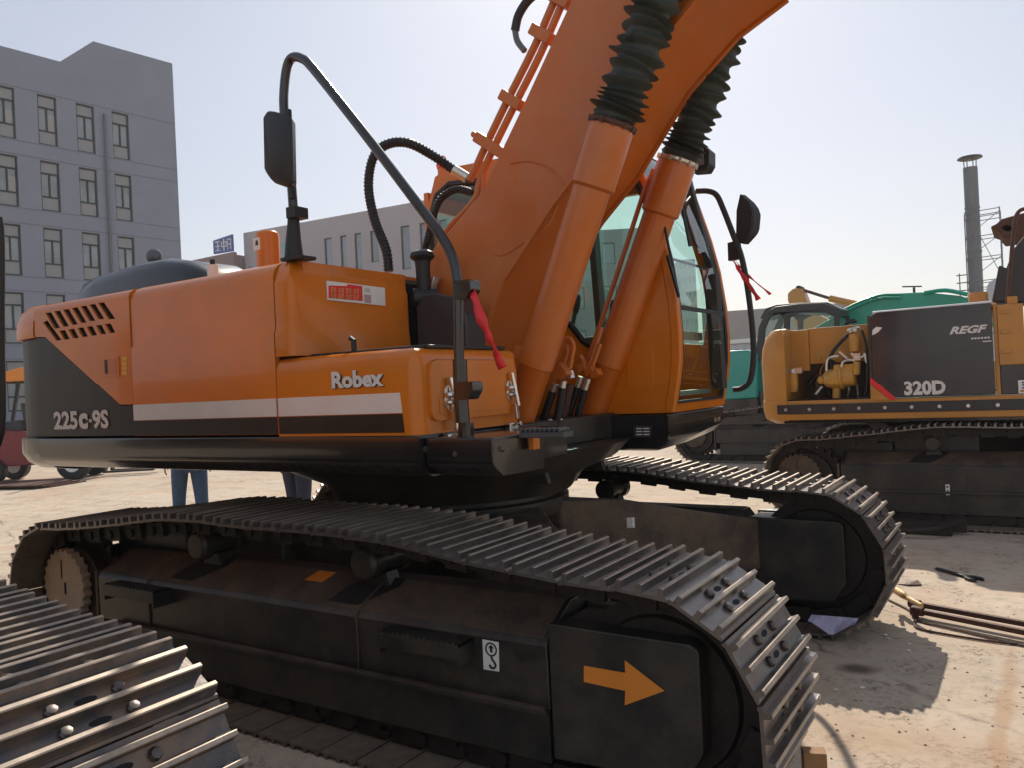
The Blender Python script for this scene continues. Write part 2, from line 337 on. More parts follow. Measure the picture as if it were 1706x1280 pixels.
def shoe_mesh(name, mats, detail=True, wear=0.):
    h = STEP*.497; s = MB(); gy = .040
    prof = [(-h, 0), (-h, .006), (-h+.006, .012)]
    for c in (-.074, 0, .074): prof += [(c-.0125, .012), (c-.0095, .019), (c-.0085, gy-.003), (c-.0055, gy), (c+.0055, gy), (c+.0085, gy-.003), (c+.0095, .019), (c+.0125, .012)]
    prof += [(h, .012), (h, -.004), (h-.012, -.004), (h-.014, 0)]
    s.prism(prof, 'y', -.3, .3)
    for i in range(len(prof)):
        j = (i+1) % len(prof)
        if prof[i][1] >= gy-.0031 and prof[j][1] >= gy-.0031: s.m[2+i] = 3
        if prof[i][1] <= 0 and prof[j][1] <= 0: s.m[2+i] = 4
    if detail:
        for sx in (-.037, .037):
            for y in (-.085, .085): s.lathe((sx, y, .010), (sx, y, .04), [(0, .018), (.010, .018), (.017, .014), (.019, .006)], 8, mi=1)
            s.prism([(sx+.011*cos(a*pi/6), .030*sin(a*pi/6)) for a in range(12)], 'z', .0122, .0128, mi=2)
    return s
def chain_mesh(y):
    s = MB()
    for m in SHOES:
        t = m.col[0].to_3d(); n_ = m.col[2].to_3d(); c = m.translation
        for sy in (-.085, .085):
            o = .012 if sy*1 > 0 else -.012
            s.obox(c+Vector((0, y+sy+o*.2, 0))-n_*.045, t, Vector((0, 1, 0)), n_, (STEP*.40, .016, .040))
            s.obox(c+Vector((0, y+sy*1.25, 0))-n_*.060+t*STEP*.3, t, Vector((0, 1, 0)), n_, (STEP*.26, .014, .038))
        p = c-n_*.062+t*STEP*.5; s.cyl(p+Vector((0, y-.13, 0)), p+Vector((0, y+.13, 0)), .024, n=10)
    return s
SHARED = {}
def crawler(root, yc, outer, hub=None, shoes=True, mats=(STEEL, BOLT, BLKHOLE_SHADOW, WORN, INNER), key='a', deco=False):
    """one track: outer = -1 or +1, the side that faces away from the machine"""
    s = outer; Y = lambda a: yc+s*a                    # a>0: outwards from the track's middle line
    if ('chain',) not in SHARED:
        c = chain_mesh(0).build('track_chain', LINK, root, smooth=False); SHARED[('chain',)] = c
    else: c = copy_obj(SHARED[('chain',)], root)
    c.location = (0, yc, 0)
    k = ('shoe', key)
    wob = random.Random(int(yc*1000)+int(root.location.x*100))
    for m in SHOES:
        m = m @ Matrix.Translation((wob.uniform(-.0015, .0015), wob.uniform(-.004, .004), wob.uniform(-.0015, .001))) @ Matrix.Rotation(wob.uniform(-.010, .010), 4, 'Y') @ Matrix.Rotation(wob.uniform(-.004, .004), 4, 'Z')
        if k not in SHARED:
            o = shoe_mesh('track_shoe', mats).build('track_shoe', list(mats), c, bevel=.0035, seg=1, ang=25); SHARED[k] = o; o.matrix_local = m
        else: o = copy_obj(SHARED[k], c, m)
    # frame beam: section (a, z)
    sec = [(.17, .34), (.175, .575), (.16, .60), (-.02, .70), (-.14, .70), (-.2, .6), (-.2, .34)]
    f = MB(); f.loft([[Vector((x, Y(a), z)) for a, z in sec] for x in (-1.50, 1.42)])
    f.box(-1.32, min(Y(.175), Y(.205)), .330, 1.42, max(Y(.175), Y(.205)), .352)
    f.box(-1.45, min(Y(.13), Y(.148)), .13, 1.40, max(Y(.13), Y(.148)), .33)
    f.box(-1.45, min(Y(-.16), Y(-.148)), .13, 1.40, max(Y(-.16), Y(-.148)), .33)
    fr = f.build('track_frame', FRAMEBLK, root, bevel=.012)
    f = MB(); f.loft([[Vector((x, Y(a), z)) for a, z in ((.1605, .6035), (-.02, .7035), (-.13, .7035), (-.13, .70), (-.02, .70), (.1605, .60))] for x in (-1.46, 1.40)])
    f.build('dirt_layer', MUDDY, fr, smooth=False)
    f = MB(); gp = rounded([(1.43, .17), (1.93, .19), (2.0, .30), (2.0, .64), (1.97, .66), (1.43, .665)], [.01, .03, .05, .02, .02, .01])
    f.prism(gp, 'y', Y(.18), Y(.10)); f.box(1.44, min(Y(.11), Y(-.13)), .58, 1.93, max(Y(.11), Y(-.13)), .652); f.prism(gp, 'y', Y(-.12), Y(-.18))
    f.build('idler_guard', FRAMEBLK, root, bevel=.01)
    w = MB(); w.lathe((1.825, yc-.09, .435), (1.825, yc+.09, .435), [(0, .10), (.0, .27), (.02, .28), (.03, .345), (.055, .345), (.06, .33), (.12, .33), (.125, .345), (.15, .345), (.16, .28), (.18, .27), (.18, .1)], 40)
    w.build('idler_wheel', LINK, root)
    # sprocket with a dusty toothed disc and drive hub
    w = MB(); tp = []
    for i in range(23*4):
        a = 2*pi*i/(23*4); tp.append((-1.825+(.30 if i % 4 in (0, 3) else .345)*cos(a), .435+(.30 if i % 4 in (0, 3) else .345)*sin(a)))
    w.prism(tp, 'y', yc-.03, yc+.03); w.cyl((-1.85, yc, .44), (-1.85, Y(.10), .44), .26, n=30); w.build('sprocket', LINK, root, smooth=False)
    w = MB(); tp = []
    for i in range(24*4): a = 2*pi*i/96; r = .205 if i % 4 in (0, 3) else .222; tp.append((-1.915+r*cos(a), .475+r*sin(a)))
    w.prism(tp, 'y', Y(.10), Y(.15)); w.build('drive_hub', hub or DISC, root, bevel=.004, seg=1)
    w = MB(); w.box(-1.93, min(Y(.15), Y(.154)), .52, -1.923, max(Y(.15), Y(.154)), .63); w.box(-1.90, min(Y(.15), Y(.154)), .43, -1.885, max(Y(.15), Y(.154)), .50); w.build('drain_plug', BLKHOLE_SHADOW, root)
    w = MB(); w.box(-1.74, min(Y(-.24), Y(-.09)), .22, -1.05, max(Y(-.24), Y(-.09)), .80); w.box(-1.05, min(Y(-.17), Y(-.11)), .60, -.30, max(Y(-.17), Y(-.11)), .86); w.cyl((-1.85, Y(-.08), .44), (-1.85, Y(-.34), .44), .21, n=28); w.build('travel_motor', FRAMEBLK, root, bevel=.02)
    w = MB(); w.box(-1.535, min(Y(-.1), Y(.172)), .22, -1.515, max(Y(-.1), Y(.172)), .60); w.build('end_plate', MUDDY, root)
    for x in [-1.25+.36*i for i in range(8)]:
        w = MB(); w.lathe((x, yc-.13, .17), (x, yc+.13, .17), [(0, .05), (0, .085), (.03, .085), (.035, .07), (.1, .07), (.16, .07), (.225, .07), (.23, .085), (.26, .085), (.26, .05)], 18)
        w.build('track_roller', LINK, root)
    for x in (-.68, .47):
        w = MB(); w.lathe((x, Y(-.15), .79), (x, Y(.13), .79), [(0, .05), (0, .07), (.05, .07), (.055, .055), (.2, .055), (.21, .075), (.26, .075), (.28, .06)], 22)
        w.prism([(x-.09, .64), (x+.09, .64), (x+.05, .74), (x-.05, .74)], 'y', Y(-.05), Y(.03)); w.build('carrier_roller', FRAMEBLK, root, bevel=.004, seg=1)
        w = MB(); w.add([Vector((x+dx, Y(a), .60+(.16-a)*.5556+.0075)) for dx, a in ((-.20, .14), (-.02, .14), (.12, .02), (.12, -.02), (-.08, -.02), (-.16, .06))], [(0, 1, 2, 3, 4, 5)])  # carrier bracket shadow, painted as a flat dark sheet on the sloped frame top
        w.add([Vector((x+dx, Y(a), .60+(.16-a)*.5556+.0045)) for dx, a in ((-.20, .14), (-.02, .14), (.12, .02), (.12, -.02), (-.08, -.02), (-.16, .06))], [(0, 1, 2, 3, 4, 5)])
        w.build('frame_opening', BLKHOLE_SHADOW, fr)
    if deco:
        for x0, x1, z1 in ((-1.28, -.83, .578), (.68, 1.09, .566)):
            w = MB(); y0 = yc-.175; w.prism([(x0, z1), (x1, z1), (x1, z1-.012), (x0, z1-.012)], 'y', y0-.10, y0); w.prism([(x0, z1), (x0+.012, z1), (x0+.012, z1-.085), (x0, z1-.085)], 'y', y0-.10, y0)
            w.prism([(x1-.012, z1), (x1, z1), (x1, z1-.085), (x1-.012, z1-.085)], 'y', y0-.1, y0)
            for i in range(14): xx = x0+.02+i*(x1-x0-.05)/13; w.box(xx, y0-.102, z1-.002, xx+.012, y0-.088, z1+.008)
            w.box(x0, y0-.103, z1-.06, x1, y0-.099, z1-.001)
            w.build('frame_step', FRAMEBLK, root, bevel=.003, seg=1)
def frame_x(root):
    f = MB()
    for sx in (-1, 1):
        for sy in (-1, 1):
            f.loft([[Vector((sx*x, sy*y, z)) for x, z in ((a0, z0), (a1, z0), (a1, z1), (a0, z1))] for y, a0, a1, z0, z1 in ((.10, .0, .66, .42, .87), (.42, .18, .92, .42, .84), (.70, .62, 1.30, .36, .74), (1.02, .86, 1.52, .34, .66))])
    f.build('centre_frame', MUDDY, root, bevel=.02)
    f = MB(); f.lathe((0, 0, .80), (0, 0, 1.12), [(0, .66), (.05, .68), (.09, .68), (.10, .64), (.16, .64), (.17, .67), (.24, .67), (.25, .60), (.32, .60)], 48)
    f.build('swing_ring', FRAMEBLK, root)
def xzp(y, *q): return xz(y, *q)

# ------------------------------------------------------------------ the orange excavator
EX = thing('excavator', 'big orange excavator with raised boom and silver stripe in the middle of the yard', 'excavator')
frame_x(EX)
crawler(EX, -1.195, -1, deco=True)
crawler(EX, 1.195, 1)
# decals on the near track frame (flush on the plate y=-1.37 / guard y=-1.375)
yF = -1.3752
a = MB(); a.prism(xz(yF, (973, 1110), (1042, 1122), (1041, 1101), (1107, 1152), (1041, 1176), (1042, 1152), (973, 1137)), 'y', yF-.0015, yF+.0); a.build('arrow_decal', ARROW, EX)
yD = -1.3702
hx = MB(); hx.prism(xz(yD, (804, 1066), (831, 1071), (832, 1120), (806, 1116)), 'y', yD-.0015, yD); hk = hx.build('hook_sticker', WHITE, EX)
P0 = at(818, 1083, 'y', yD-.004); hx = MB()
hx.tube([P0+Vector((.024*cos(t*pi/12), 0, .024*sin(t*pi/12))) for t in range(25)], .0028, 6)
hx.prism([(P0.x+u, P0.z+v) for u, v in ((0, .017), (-.012, .004), (-.005, .004), (-.005, -.012), (.005, -.012), (.005, .004), (.012, .004))], 'y', yD-.004, yD-.002)
hx.tube([P0+Vector(q) for q in ((0, 0, -.024), (.003, 0, -.036), (.012, 0, -.047), (.018, 0, -.058), (.010, 0, -.070), (-.004, 0, -.070), (-.010, 0, -.060))], .0042, 6, k=4)
hx.build('hook_symbol', RUBBER, hk)
q = MB(); zq = lambda y: .60+(.16-(-(y+1.195)))*.5556+.0075
v4 = []
for a_, b_ in ((507, 958), (516, 947), (544, 950), (536, 962)):
    P = at(a_, b_, 'y', -1.25); v4.append(Vector((P.x, -1.25 if b_ > 954 else -1.19, 0)))
for v in v4: v.z = zq(v.y)+.002
q.add(v4+[v+Vector((0, 0, .002)) for v in v4], [(0, 1, 2, 3), (7, 6, 5, 4), (0, 1, 5, 4), (1, 2, 6, 5), (2, 3, 7, 6), (3, 0, 4, 7)]); q.build('orange_plate', ARROW, EX, smooth=False)
dl = FX+(1050-853)/FPX*RX-(872-640)/FPX*UX; pn = Vector((.70-.42, -(1.30-.92), 0)).normalized(); P = CAM+dl*((Vector((1.30, .70, 0))-CAM).dot(pn)/dl.dot(pn)); q = MB(); q.obox(P-pn*.003, Vector((pn.y, -pn.x, 0)), pn, Vector((0, 0, 1)), (.026, .003, .030)); q.build('white_label', WHITE, EX)

for px_ in (592, 248):
    w = MB(); P = at(px_, 1000, 'y', -1.371); w.tube([(P.x, -1.371, .35), (P.x+.004, -1.371, .46), (P.x, -1.371, .575), (P.x, -1.354, .606), (P.x+.02, -1.175, .7055)], .0045, 6, k=4); w.build('weld_bead', MUDDY, EX)
w = MB(); w.box(-1.31, -1.399, .352, 1.41, -1.371, .3545); w.build('dust_strip', MUDDY, EX)
# counterweight and its plan outline
def cw_plan(off=0., x_front=-2.09, n=16):
    R = 2.83-off; hy = 1.36-off; pts = [(x_front, -hy), (-2.22, -hy)]
    c = catmull([(-2.22, -hy, 0), (-2.36, -hy+.035, 0), (-2.48, -hy+.16, 0), (-2.53, -hy+.36, 0)], 5)
    pts += [(v.x, v.y) for v in c[1:]]
    a0 = math.asin(min(1, (hy-.36-.1)/R))
    xo = -2.53+R*cos(a0)
    for i in range(1, n): a = a0-2*a0*i/n; pts.append((-R*cos(a)+xo, -R*sin(a)))
    pts += [(x, -y) for x, y in reversed(pts[:8])]
    return pts
def lift(poly, z): return [Vector((x, y, z)) for x, y in poly]
b = MB(); b.loft([lift(cw_plan(.22), 1.145), lift(cw_plan(.10), 1.165), lift(cw_plan(.035), 1.205), lift(cw_plan(.0), 1.26), lift(cw_plan(0), 1.352)])
b.build('counterweight_skirt', BLACK, EX)
b = MB(); b.loft([lift(cw_plan(.03), 1.358), lift(cw_plan(.03), 1.965)]); b.build('counterweight', DARK, EX, bevel=.006)
b = MB(); b.loft([lift(cw_plan(.0), 1.965), lift(cw_plan(-.004), 1.99), lift(cw_plan(.0), 2.06), lift(cw_plan(.03), 2.13), lift(cw_plan(.08), 2.17), lift(cw_plan(.16), 2.185)]); b.build('counterweight_cap', ORANGE, EX)
# skirt rail along both sides
def skirt(x0, x1, s):
    sec = rounded([(s*1.365, 1.352), (s*1.365, 1.23), (s*1.29, 1.178), (s*1.0, 1.172), (s*1.0, 1.352)], [.012, .05, .04, 0, 0], 5)
    return MB().prism(sec, 'x', x0, x1)
skirt(-2.08, .862, -1).build('side_skirt', BLACK, EX); skirt(-2.08, .45, 1).build('side_skirt', BLACK, EX)
b = MB(); b.box(-2.05, -1.30, 1.20, .86, 1.30, 1.345); b.box(-1.2, -.62, 1.12, .80, .62, 1.25); b.build('revolving_frame', FRAMEBLK, EX, bevel=.01)
b = MB(); b.prism(rounded([(-1.335, 1.338), (-1.335, 1.225), (-1.27, 1.182), (-.95, 1.176), (-.95, 1.338)], [.01, .05, .05, 0, 0], 5), 'x', .868, 1.20); b.box(.868, -.95, 1.20, 1.12, -.60, 1.336); b.build('front_platform', BLACK, EX, bevel=.01)
b = MB(); b.lathe((0, 0, .93), (0, 0, 1.21), [(0, .70), (.10, .78), (.19, .98), (.27, 1.06), (.275, .3)], 48); b.build('swing_housing', FRAMEBLK, EX)
b = MB()
b.box(1.20, -1.15, 1.322, 1.41, -1.07, 1.345)
for i in range(9): b.box(1.21+i*.022, -1.155, 1.345, 1.218+i*.022, -1.07, 1.360)
b.build('step_plate', mat('step_grey', (.10, .10, .105), .45, metal=.5), EX, bevel=.003, seg=1)
b = MB(); P = at(885, 738, 'y', -1.1); b.box(P.x-.01, -1.10, P.z-.03, P.x+.01, -1.05, P.z+.03); b.build('orange_tag', ORANGE, EX)
b = MB()
for q_ in ((711, 749), (835, 749), (760, 757)): P = at(q_[0], q_[1], 'y', -1.33); b = MB(); b.cyl((P.x, -1.342, P.z), (P.x, -1.318, P.z), .012, n=6); b.build('platform_bolt', BOLT, EX, smooth=False)

# engine covers: section (y, z) extruded along x
def cover_sec(top=2.17, inset=0.):
    return [(-1.358+inset, 1.362), (-1.358+inset, 1.832), (-1.346+inset, 1.852), (-1.340+inset, 2.06), (-1.326, 2.11), (-1.295, 2.145), (-1.255, top-.008), (-1.20, top), (1.20, top), (1.255, top-.008), (1.295, 2.145), (1.326, 2.11), (1.35, 2.05), (1.358, 1.83), (1.358, 1.362)]
b = MB(); b.prism(cover_sec(2.14, .014), 'x', -2.075, .02); b.build('engine_bay', BLKHOLE_SHADOW, EX)
def side_y(z): return -1.358 if z <= 1.832 else -1.346+.0-(.0)
# rear cover with its louvres: real openings in the side plate
oc = MB(); xr0, xr1 = -2.078, -1.102
slots = []
def S4(*q): slots.append(xz(-1.35, *q))
for i in range(7):
    u = i/6; x0 = 78+u*88; y0 = 521-u*16.5
    S4((x0, y0), (x0+9.5, y0-1.3), (x0+24.5+(4 if i == 6 else 0), y0+25-u*2+(3 if i == 6 else 0)), (x0+15+(2 if i == 6 else 0), y0+26-u*2+(3 if i == 6 else 0)))
for i in range(6):
    u = i/5; x0 = 101+u*76; y0 = 550.5-u*11
    S4((x0, y0), (x0+9.5, y0-1.3), (x0+17.5, y0+14), (x0+8, y0+15))
S4((74, 537), (81, 533), (105, 566), (96, 567))
lo = xz(-1.358, (62, 560), (75, 561), (190, 666), (200, 675), (219, 675))
side_outline = [(xr0, lo[0][1]), (lo[1][0], lo[1][1]), lo[2], lo[3], (xr1, lo[4][1]), (xr1, 1.832), (xr1, 2.118), (xr0, 2.118)]
oc.prism(side_outline, 'y', -1.358, -1.345, holes=slots)
oc.loft([[Vector((x, y, z)) for y, z in ((-1.358, 2.118), (-1.350, 2.138), (-1.325, 2.155), (-1.28, 2.166), (-1.20, 2.172), (1.2, 2.172), (1.2, 2.15), (-1.2, 2.15), (-1.30, 2.140), (-1.33, 2.118))] for x in (xr0, xr1)])
oc.build('rear_side_cover', ORANGE, EX, ang=50)
b = MB(); b.box(xr0+.01, -1.335, 1.9, xr1-.01, -1.331, 2.12); b.build('louvre_backing', BLKHOLE_SHADOW, EX)
b = MB(); b.prism([(xr0, 1.362), (xr1-.003, 1.362), (xr1-.003, lo[4][1]-.004), (lo[3][0], lo[3][1]-.004), (lo[2][0]-.003, lo[2][1]-.004), (lo[1][0]-.003, lo[1][1]-.004), (xr0, lo[0][1]-.004)], 'y', -1.355, -1.335)
rc = b.build('lower_rear_cover', DARK, EX, bevel=.003, seg=1)
P = at(91, 717, 'y', -1.357); Q = at(182, 714, 'y', -1.357); t = MB(); kx = (Q.x-P.x)/.41; hh = at(91, 687, 'y', -1.357).z-P.z
text_mesh(t, '225', (P.x, -1.3565, P.z), (1, 0, 0), (0, 0, 1), hh, .185*kx, bold=.04); text_mesh(t, 'c', (P.x+.193*kx, -1.3565, P.z), (1, 0, 0), (0, 0, 1), hh*.86, .068*kx, bold=.05)
t.box(P.x+.268*kx, -1.358, P.z+hh*.36, P.x+.286*kx, -1.356, P.z+hh*.52); text_mesh(t, '9S', (P.x+.294*kx, -1.3565, P.z), (1, 0, 0), (0, 0, 1), hh, .116*kx, bold=.04)
t.build('model_lettering', LETTER, EX, smooth=False)
# keyhole plate and small yellow label
b = MB(); p4 = xz(-1.358, (172, 594), (199, 593), (200, 627), (173, 628)); b.prism(p4, 'y', -1.364, -1.356)
p4 = xz(-1.358, (176, 598), (196, 597), (196, 623), (177, 624)); b.prism(p4, 'y', -1.3655, -1.364, mi=1); p4 = xz(-1.358, (176, 599), (181, 599), (182, 622), (177, 622)); b.prism(p4, 'y', -1.3665, -1.3655, mi=2)
b.build('lock_plate', [ORANGE, ORANGE_B, BROWN], EX, bevel=.002, seg=1)
b = MB()
for zz in (594, 602, 610, 618): b.prism(xz(-1.358, (203, zz), (211, zz-.4), (211, zz+6), (203, zz+6.4)), 'y', -1.3595, -1.3575)
b.build('yellow_label', mat('yellow_label', (.72, .42, .05), .5), EX)
# middle cover and hood box
def cover(x0, x1, name):
    return MB().prism([(-1.362, 1.362), (-1.362, 1.832), (-1.352, 1.850), (-1.352, 2.095), (-1.343, 2.125), (-1.32, 2.15), (-1.275, 2.168), (-1.2, 2.178), (.9, 2.178), (.9, 2.16), (-1.2, 2.16), (-1.33, 2.05), (-1.34, 1.362)], 'x', x0, x1).build(name, ORANGE, EX, ang=50)
cover(-1.094, .030, 'middle_side_cover')
hb = MB(); plan = rounded([(.038, -1.362), (.150, -1.362), (.150, -.52), (.038, -.52)], [.0, .045, .03, 0], 5)
plan2 = rounded([(.038, -1.352), (.145, -1.352), (.145, -.52), (.038, -.52)], [.0, .045, .03, 0], 5)
def ins(pl, d): return [(min(x, .150-d) if x > .1 else x, max(y, -1.362+d) if y < -1 else min(y, -.52-d)) for x, y in pl]
hb.loft([lift(plan, 1.722), lift(plan, 1.835), lift(plan2, 1.85), lift(ins(plan2, .01), 2.06), lift(ins(plan2, .016), 2.075), lift(ins(plan2, .022), 2.10), lift(ins(plan2, .045), 2.145), lift(ins(plan2, .09), 2.17), lift(ins(plan2, .10), 2.18)])
hb.build('hood_box', ORANGE, EX, ang=50)
b = MB(); b.box(-.02, -1.25, 2.0, .12, -.52, 2.165); b.build('hood_top', ORANGE, EX)
# sticker on the hood front face (plain colours, lettering blocks; the drawn figure is left out)
xs = .1465
def onx(px, py, x): P = at(px, py, 'x', x); return (P.y, P.z)
b = MB(); b.prism([onx(*p_, xs) for p_ in ((544, 467), (641, 479), (642, 509), (546, 499))], 'x', xs-.004, xs+.001); stc = b.build('hood_sticker', WHITE, EX)
b = MB(); b.prism([onx(*p_, xs) for p_ in ((547, 475), (577, 476), (579, 473), (603, 476), (604, 501), (547, 496))], 'x', xs+.001, xs+.002); b.build('red_panel', RED, stc)
b = MB()
for r in range(2):
    for c_ in range(4):
        u = 550.5+c_*12.6; v = 478+r*10+c_*.9
        for (a0, b0, a1, b1) in ((0, 0, 9, 1.8), (0, 3.2, 9, 4.8), (0, 6.3, 9, 8), (3.6, 0, 5.6, 8), (0, 0, 1.6, 8) if (r+c_) % 2 else (7.2, 2, 9, 8)):
            b.prism([onx(*p_, xs) for p_ in ((u+a0, v+b0), (u+a1, v+b0+.6), (u+a1, v+b1+.6), (u+a0, v+b1))], 'x', xs+.002, xs+.0028)
b.build('sticker_characters', mat('sticker_orange', (.85, .32, .10), .5), stc)
b = MB(); b.prism([onx(*p_, xs) for p_ in ((607, 479), (616, 480), (617, 487), (607, 486))], 'x', xs+.001, xs+.002, mi=0); b.prism([onx(*p_, xs) for p_ in ((606, 490), (618, 491), (618, 505), (607, 503))], 'x', xs+.001, xs+.002, mi=1)
b.build('sticker_blocks', [mat('sticker_green', (.45, .55, .42), .5), mat('sticker_mauve', (.42, .30, .28), .5)], stc)
# stripes
for x0, x1 in ((-1.092, .028), (.042, .772)):
    for z0, z1, m_, nm in ((1.445, 1.528, SILVER, 'silver_stripe'), (1.364, 1.442, DARK, 'dark_stripe')):
        b = MB(); e = .012 if x1 > .5 else 0; b.prism([(x0, z0), (x1+e*(1.5-(z0-1.36)*8), z0), (x1+e*(1.5-(z1-1.36)*8), z1), (x0, z1)], 'y', -1.3668, -1.3655 if x1 > .5 else -1.361); b.build(nm, m_, EX)
# storage box ahead of the hood: rounded body, front door, latches
tb = MB(); pl = rounded([(.038, -1.365), (.868, -1.365), (.868, -.60), (.038, -.60)], [0, .07, .05, 0], 6)
def tbz(d, z): return [Vector((min(x, .868-d), max(min(y, -.60-d), -1.365+d), z)) for x, y in pl]
tb.loft([tbz(0, 1.352), tbz(0, 1.62), tbz(.003, 1.66), tbz(.012, 1.69), tbz(.03, 1.708), tbz(.06, 1.715)]); tb.build('storage_box', ORANGE, EX, ang=50)
b = MB(); b.box(.152, -1.26, 1.712, .84, -.66, 1.728); b.build('walkway_mat', RUBBER, EX, bevel=.004, seg=1)
b = MB(); b.tube([(.42, -1.25, 1.728), (.42, -1.25, 1.775), (.40, -1.25, 1.785)], .012, 8); b.build('mat_hook', RUBBER, EX)
dp = rounded([(-1.300, 1.405), (-.645, 1.405), (-.645, 1.66), (-1.300, 1.66)], [.05, .03, .07, .06], 6)
b = MB(); b.prism(dp, 'x', .866, .884); b.prism([(y*.985-.015, 1.53+(z-1.53)*1.02) for y, z in dp], 'x', .8665, .8672, mi=1)
b.prism(rounded([(-1.25, 1.43), (-.69, 1.43), (-.69, 1.50), (-1.25, 1.50)], .012), 'x', .884, .887)
sd = b.build('front_door', [ORANGE, BLKHOLE_SHADOW], EX, bevel=.008)
for px in (748, 850):
    P = at(px, 664 if px < 800 else 652, 'x', .89); b = MB(); z = P.z; y = P.y
    b.prism(rounded([(y-.028, z-.03), (y-.008, z-.055), (y+.008, z-.05), (y+.02, z+.03), (y-.006, z+.06), (y-.026, z+.04)], .012), 'x', .884, .892)
    b.bar((.900, y-.004, z+.09), (.915, y+.02, z-.075), .018, .024, up=(1, 0, 0)); b.cyl((.90, y-.03, z+.012), (.90, y-.002, z+.012), .013, n=12); b.cyl((.90, y-.03, z-.02), (.90, y-.002, z-.02), .011, n=12)
    b.bar((.905, y+.018, z-.06), (.905, y+.026, z-.135), .024, .018, up=(1, 0, 0)); b.box(.872, y-.03, z-.185, .90, y+.045, z-.150); b.cyl((.905, y+.03, z-.155), (.925, y+.03, z-.155), .012, n=10)
    b.build('latch', CHROME, EX, bevel=.003, seg=1)
P = at(795, 647, 'x', .885); b = MB(); b.prism(rounded([(P.y-.05, P.z-.02), (P.y+.04, P.z-.02), (P.y+.04, P.z+.02), (P.y-.05, P.z+.02)], .014), 'x', .884, .890); b.prism(rounded([(P.y-.035, P.z-.013), (P.y+.03, P.z-.013), (P.y+.03, P.z+.013), (P.y-.035, P.z+.013)], .006), 'x', .890, .896, mi=1)
b.build('door_handle', [CHROME, RUBBER], EX)
# brand lettering with dark edge
P = at(555, 650, 'y', -1.368); b = MB(); text_mesh(b, 'Robex', (P.x, -1.3685, P.z), (1, 0, 0), (0, 0, 1), .078, .30, bold=.052, depth=.001, mi=1); text_mesh(b, 'Robex', (P.x-.004, -1.3685, P.z+.003), (1, 0, 0), (0, 0, 1), .078, .30, bold=.045, depth=.003, mi=0)
b.build('brand_lettering', [LETTER, RUBBER], EX, smooth=False)
# muffler dome, mirror, rain cap, exhaust stub
b = MB(); dome = []
for x, zz, w in ((-2.10, 2.19, .24), (-2.09, 2.26, .27), (-2.03, 2.33, .29), (-1.88, 2.365, .29), (-1.5, 2.385, .29), (-1.25, 2.38, .28), (-1.08, 2.345, .26), (-.95, 2.28, .24), (-.90, 2.19, .22)):
    dome.append([Vector((x, -.82+w*c_, 2.16 if k in (0, 7) else zz-dz*(zz-2.16))) for k, (c_, dz) in enumerate(((-1, 1), (-.97, .45), (-.88, .15), (-.6, .0), (.6, .0), (.88, .15), (.97, .45), (1, 1)))])
b.loft(dome); b.build('muffler_cover', mat('blue_black_plastic', (.014, .018, .028), .3, coat=.3, var=.2, scale=4, dust=(.06, .065, .075), dust_amt=.3), EX, ang=60)
P = at(256, 426, 'y', -.75); b = MB(); d = Vector((.6, -.75, .1)).normalized(); b.lathe(P-d*.05, P+d*.02, [(0, .012), (.01, .036), (.03, .048), (.05, .05), (.065, .04), (.075, .018)], 20); b.tube([P-d*.02-Vector((0, 0, .02)), P-d*.06-Vector((.0, 0, .12))], .012, 8)
b.build('round_mirror', GREY, EX)
P = at(354, 438, 'y', -1.0); b = MB(); b.cyl((P.x, -1.0, 2.17), (P.x, -1.0, P.z-.01), .03, n=14); b.cyl((P.x, -1.0, P.z-.01), (P.x, -1.0, P.z+.02), .014, n=10, mi=1); b.build('filler_cap', [WHITE, RUBBER], EX)
P = at(445, 385, 'y', -.95); b = MB(); b.lathe((P.x, -.95, 2.16), (P.x, -.95, P.z), [(0, .062), (P.z-2.16-.03, .062), (P.z-2.16-.01, .058), (P.z-2.16, .045)], 24); b.build('filter_bowl', ORANGE, EX)
b = MB(); b.prism([(P.x-.04, P.z-.04), (P.x+.012, P.z-.04), (P.x+.012, P.z-.105), (P.x-.04, P.z-.105)], 'y', -1.013, -1.008); b.prism([(P.x-.018, P.z-.055), (P.x-.004, P.z-.055), (P.x-.001, P.z-.08), (P.x-.022, P.z-.08)], 'y', -1.015, -1.013, mi=1); b.build('bowl_label', [WHITE, RUBBER], EX)
# air cleaner and its stack, beside the hood box
b = MB(); prof = rounded([(.17, 1.73), (.50, 1.73), (.50, 1.92), (.42, 2.02), (.30, 2.05), (.17, 2.05)], [0, .01, .06, .08, .05, .0], 5)
b.prism(prof, 'y', -.50, -.33); b.build('air_cleaner', mat('black_plastic', (.028, .028, .033), .38, coat=.25, var=.2, scale=5), EX, bevel=.02)
b = MB(); b.lathe((.19, -.45, 1.95), (.19, -.45, 2.31), [(0, .036), (.25, .040), (.29, .044), (.30, .060), (.315, .068), (.335, .062), (.35, .035)], 24); b.cyl((.15, -.50, 2.04), (.24, -.40, 2.04), .05); b.build('intake_stack', RUBBER, EX)
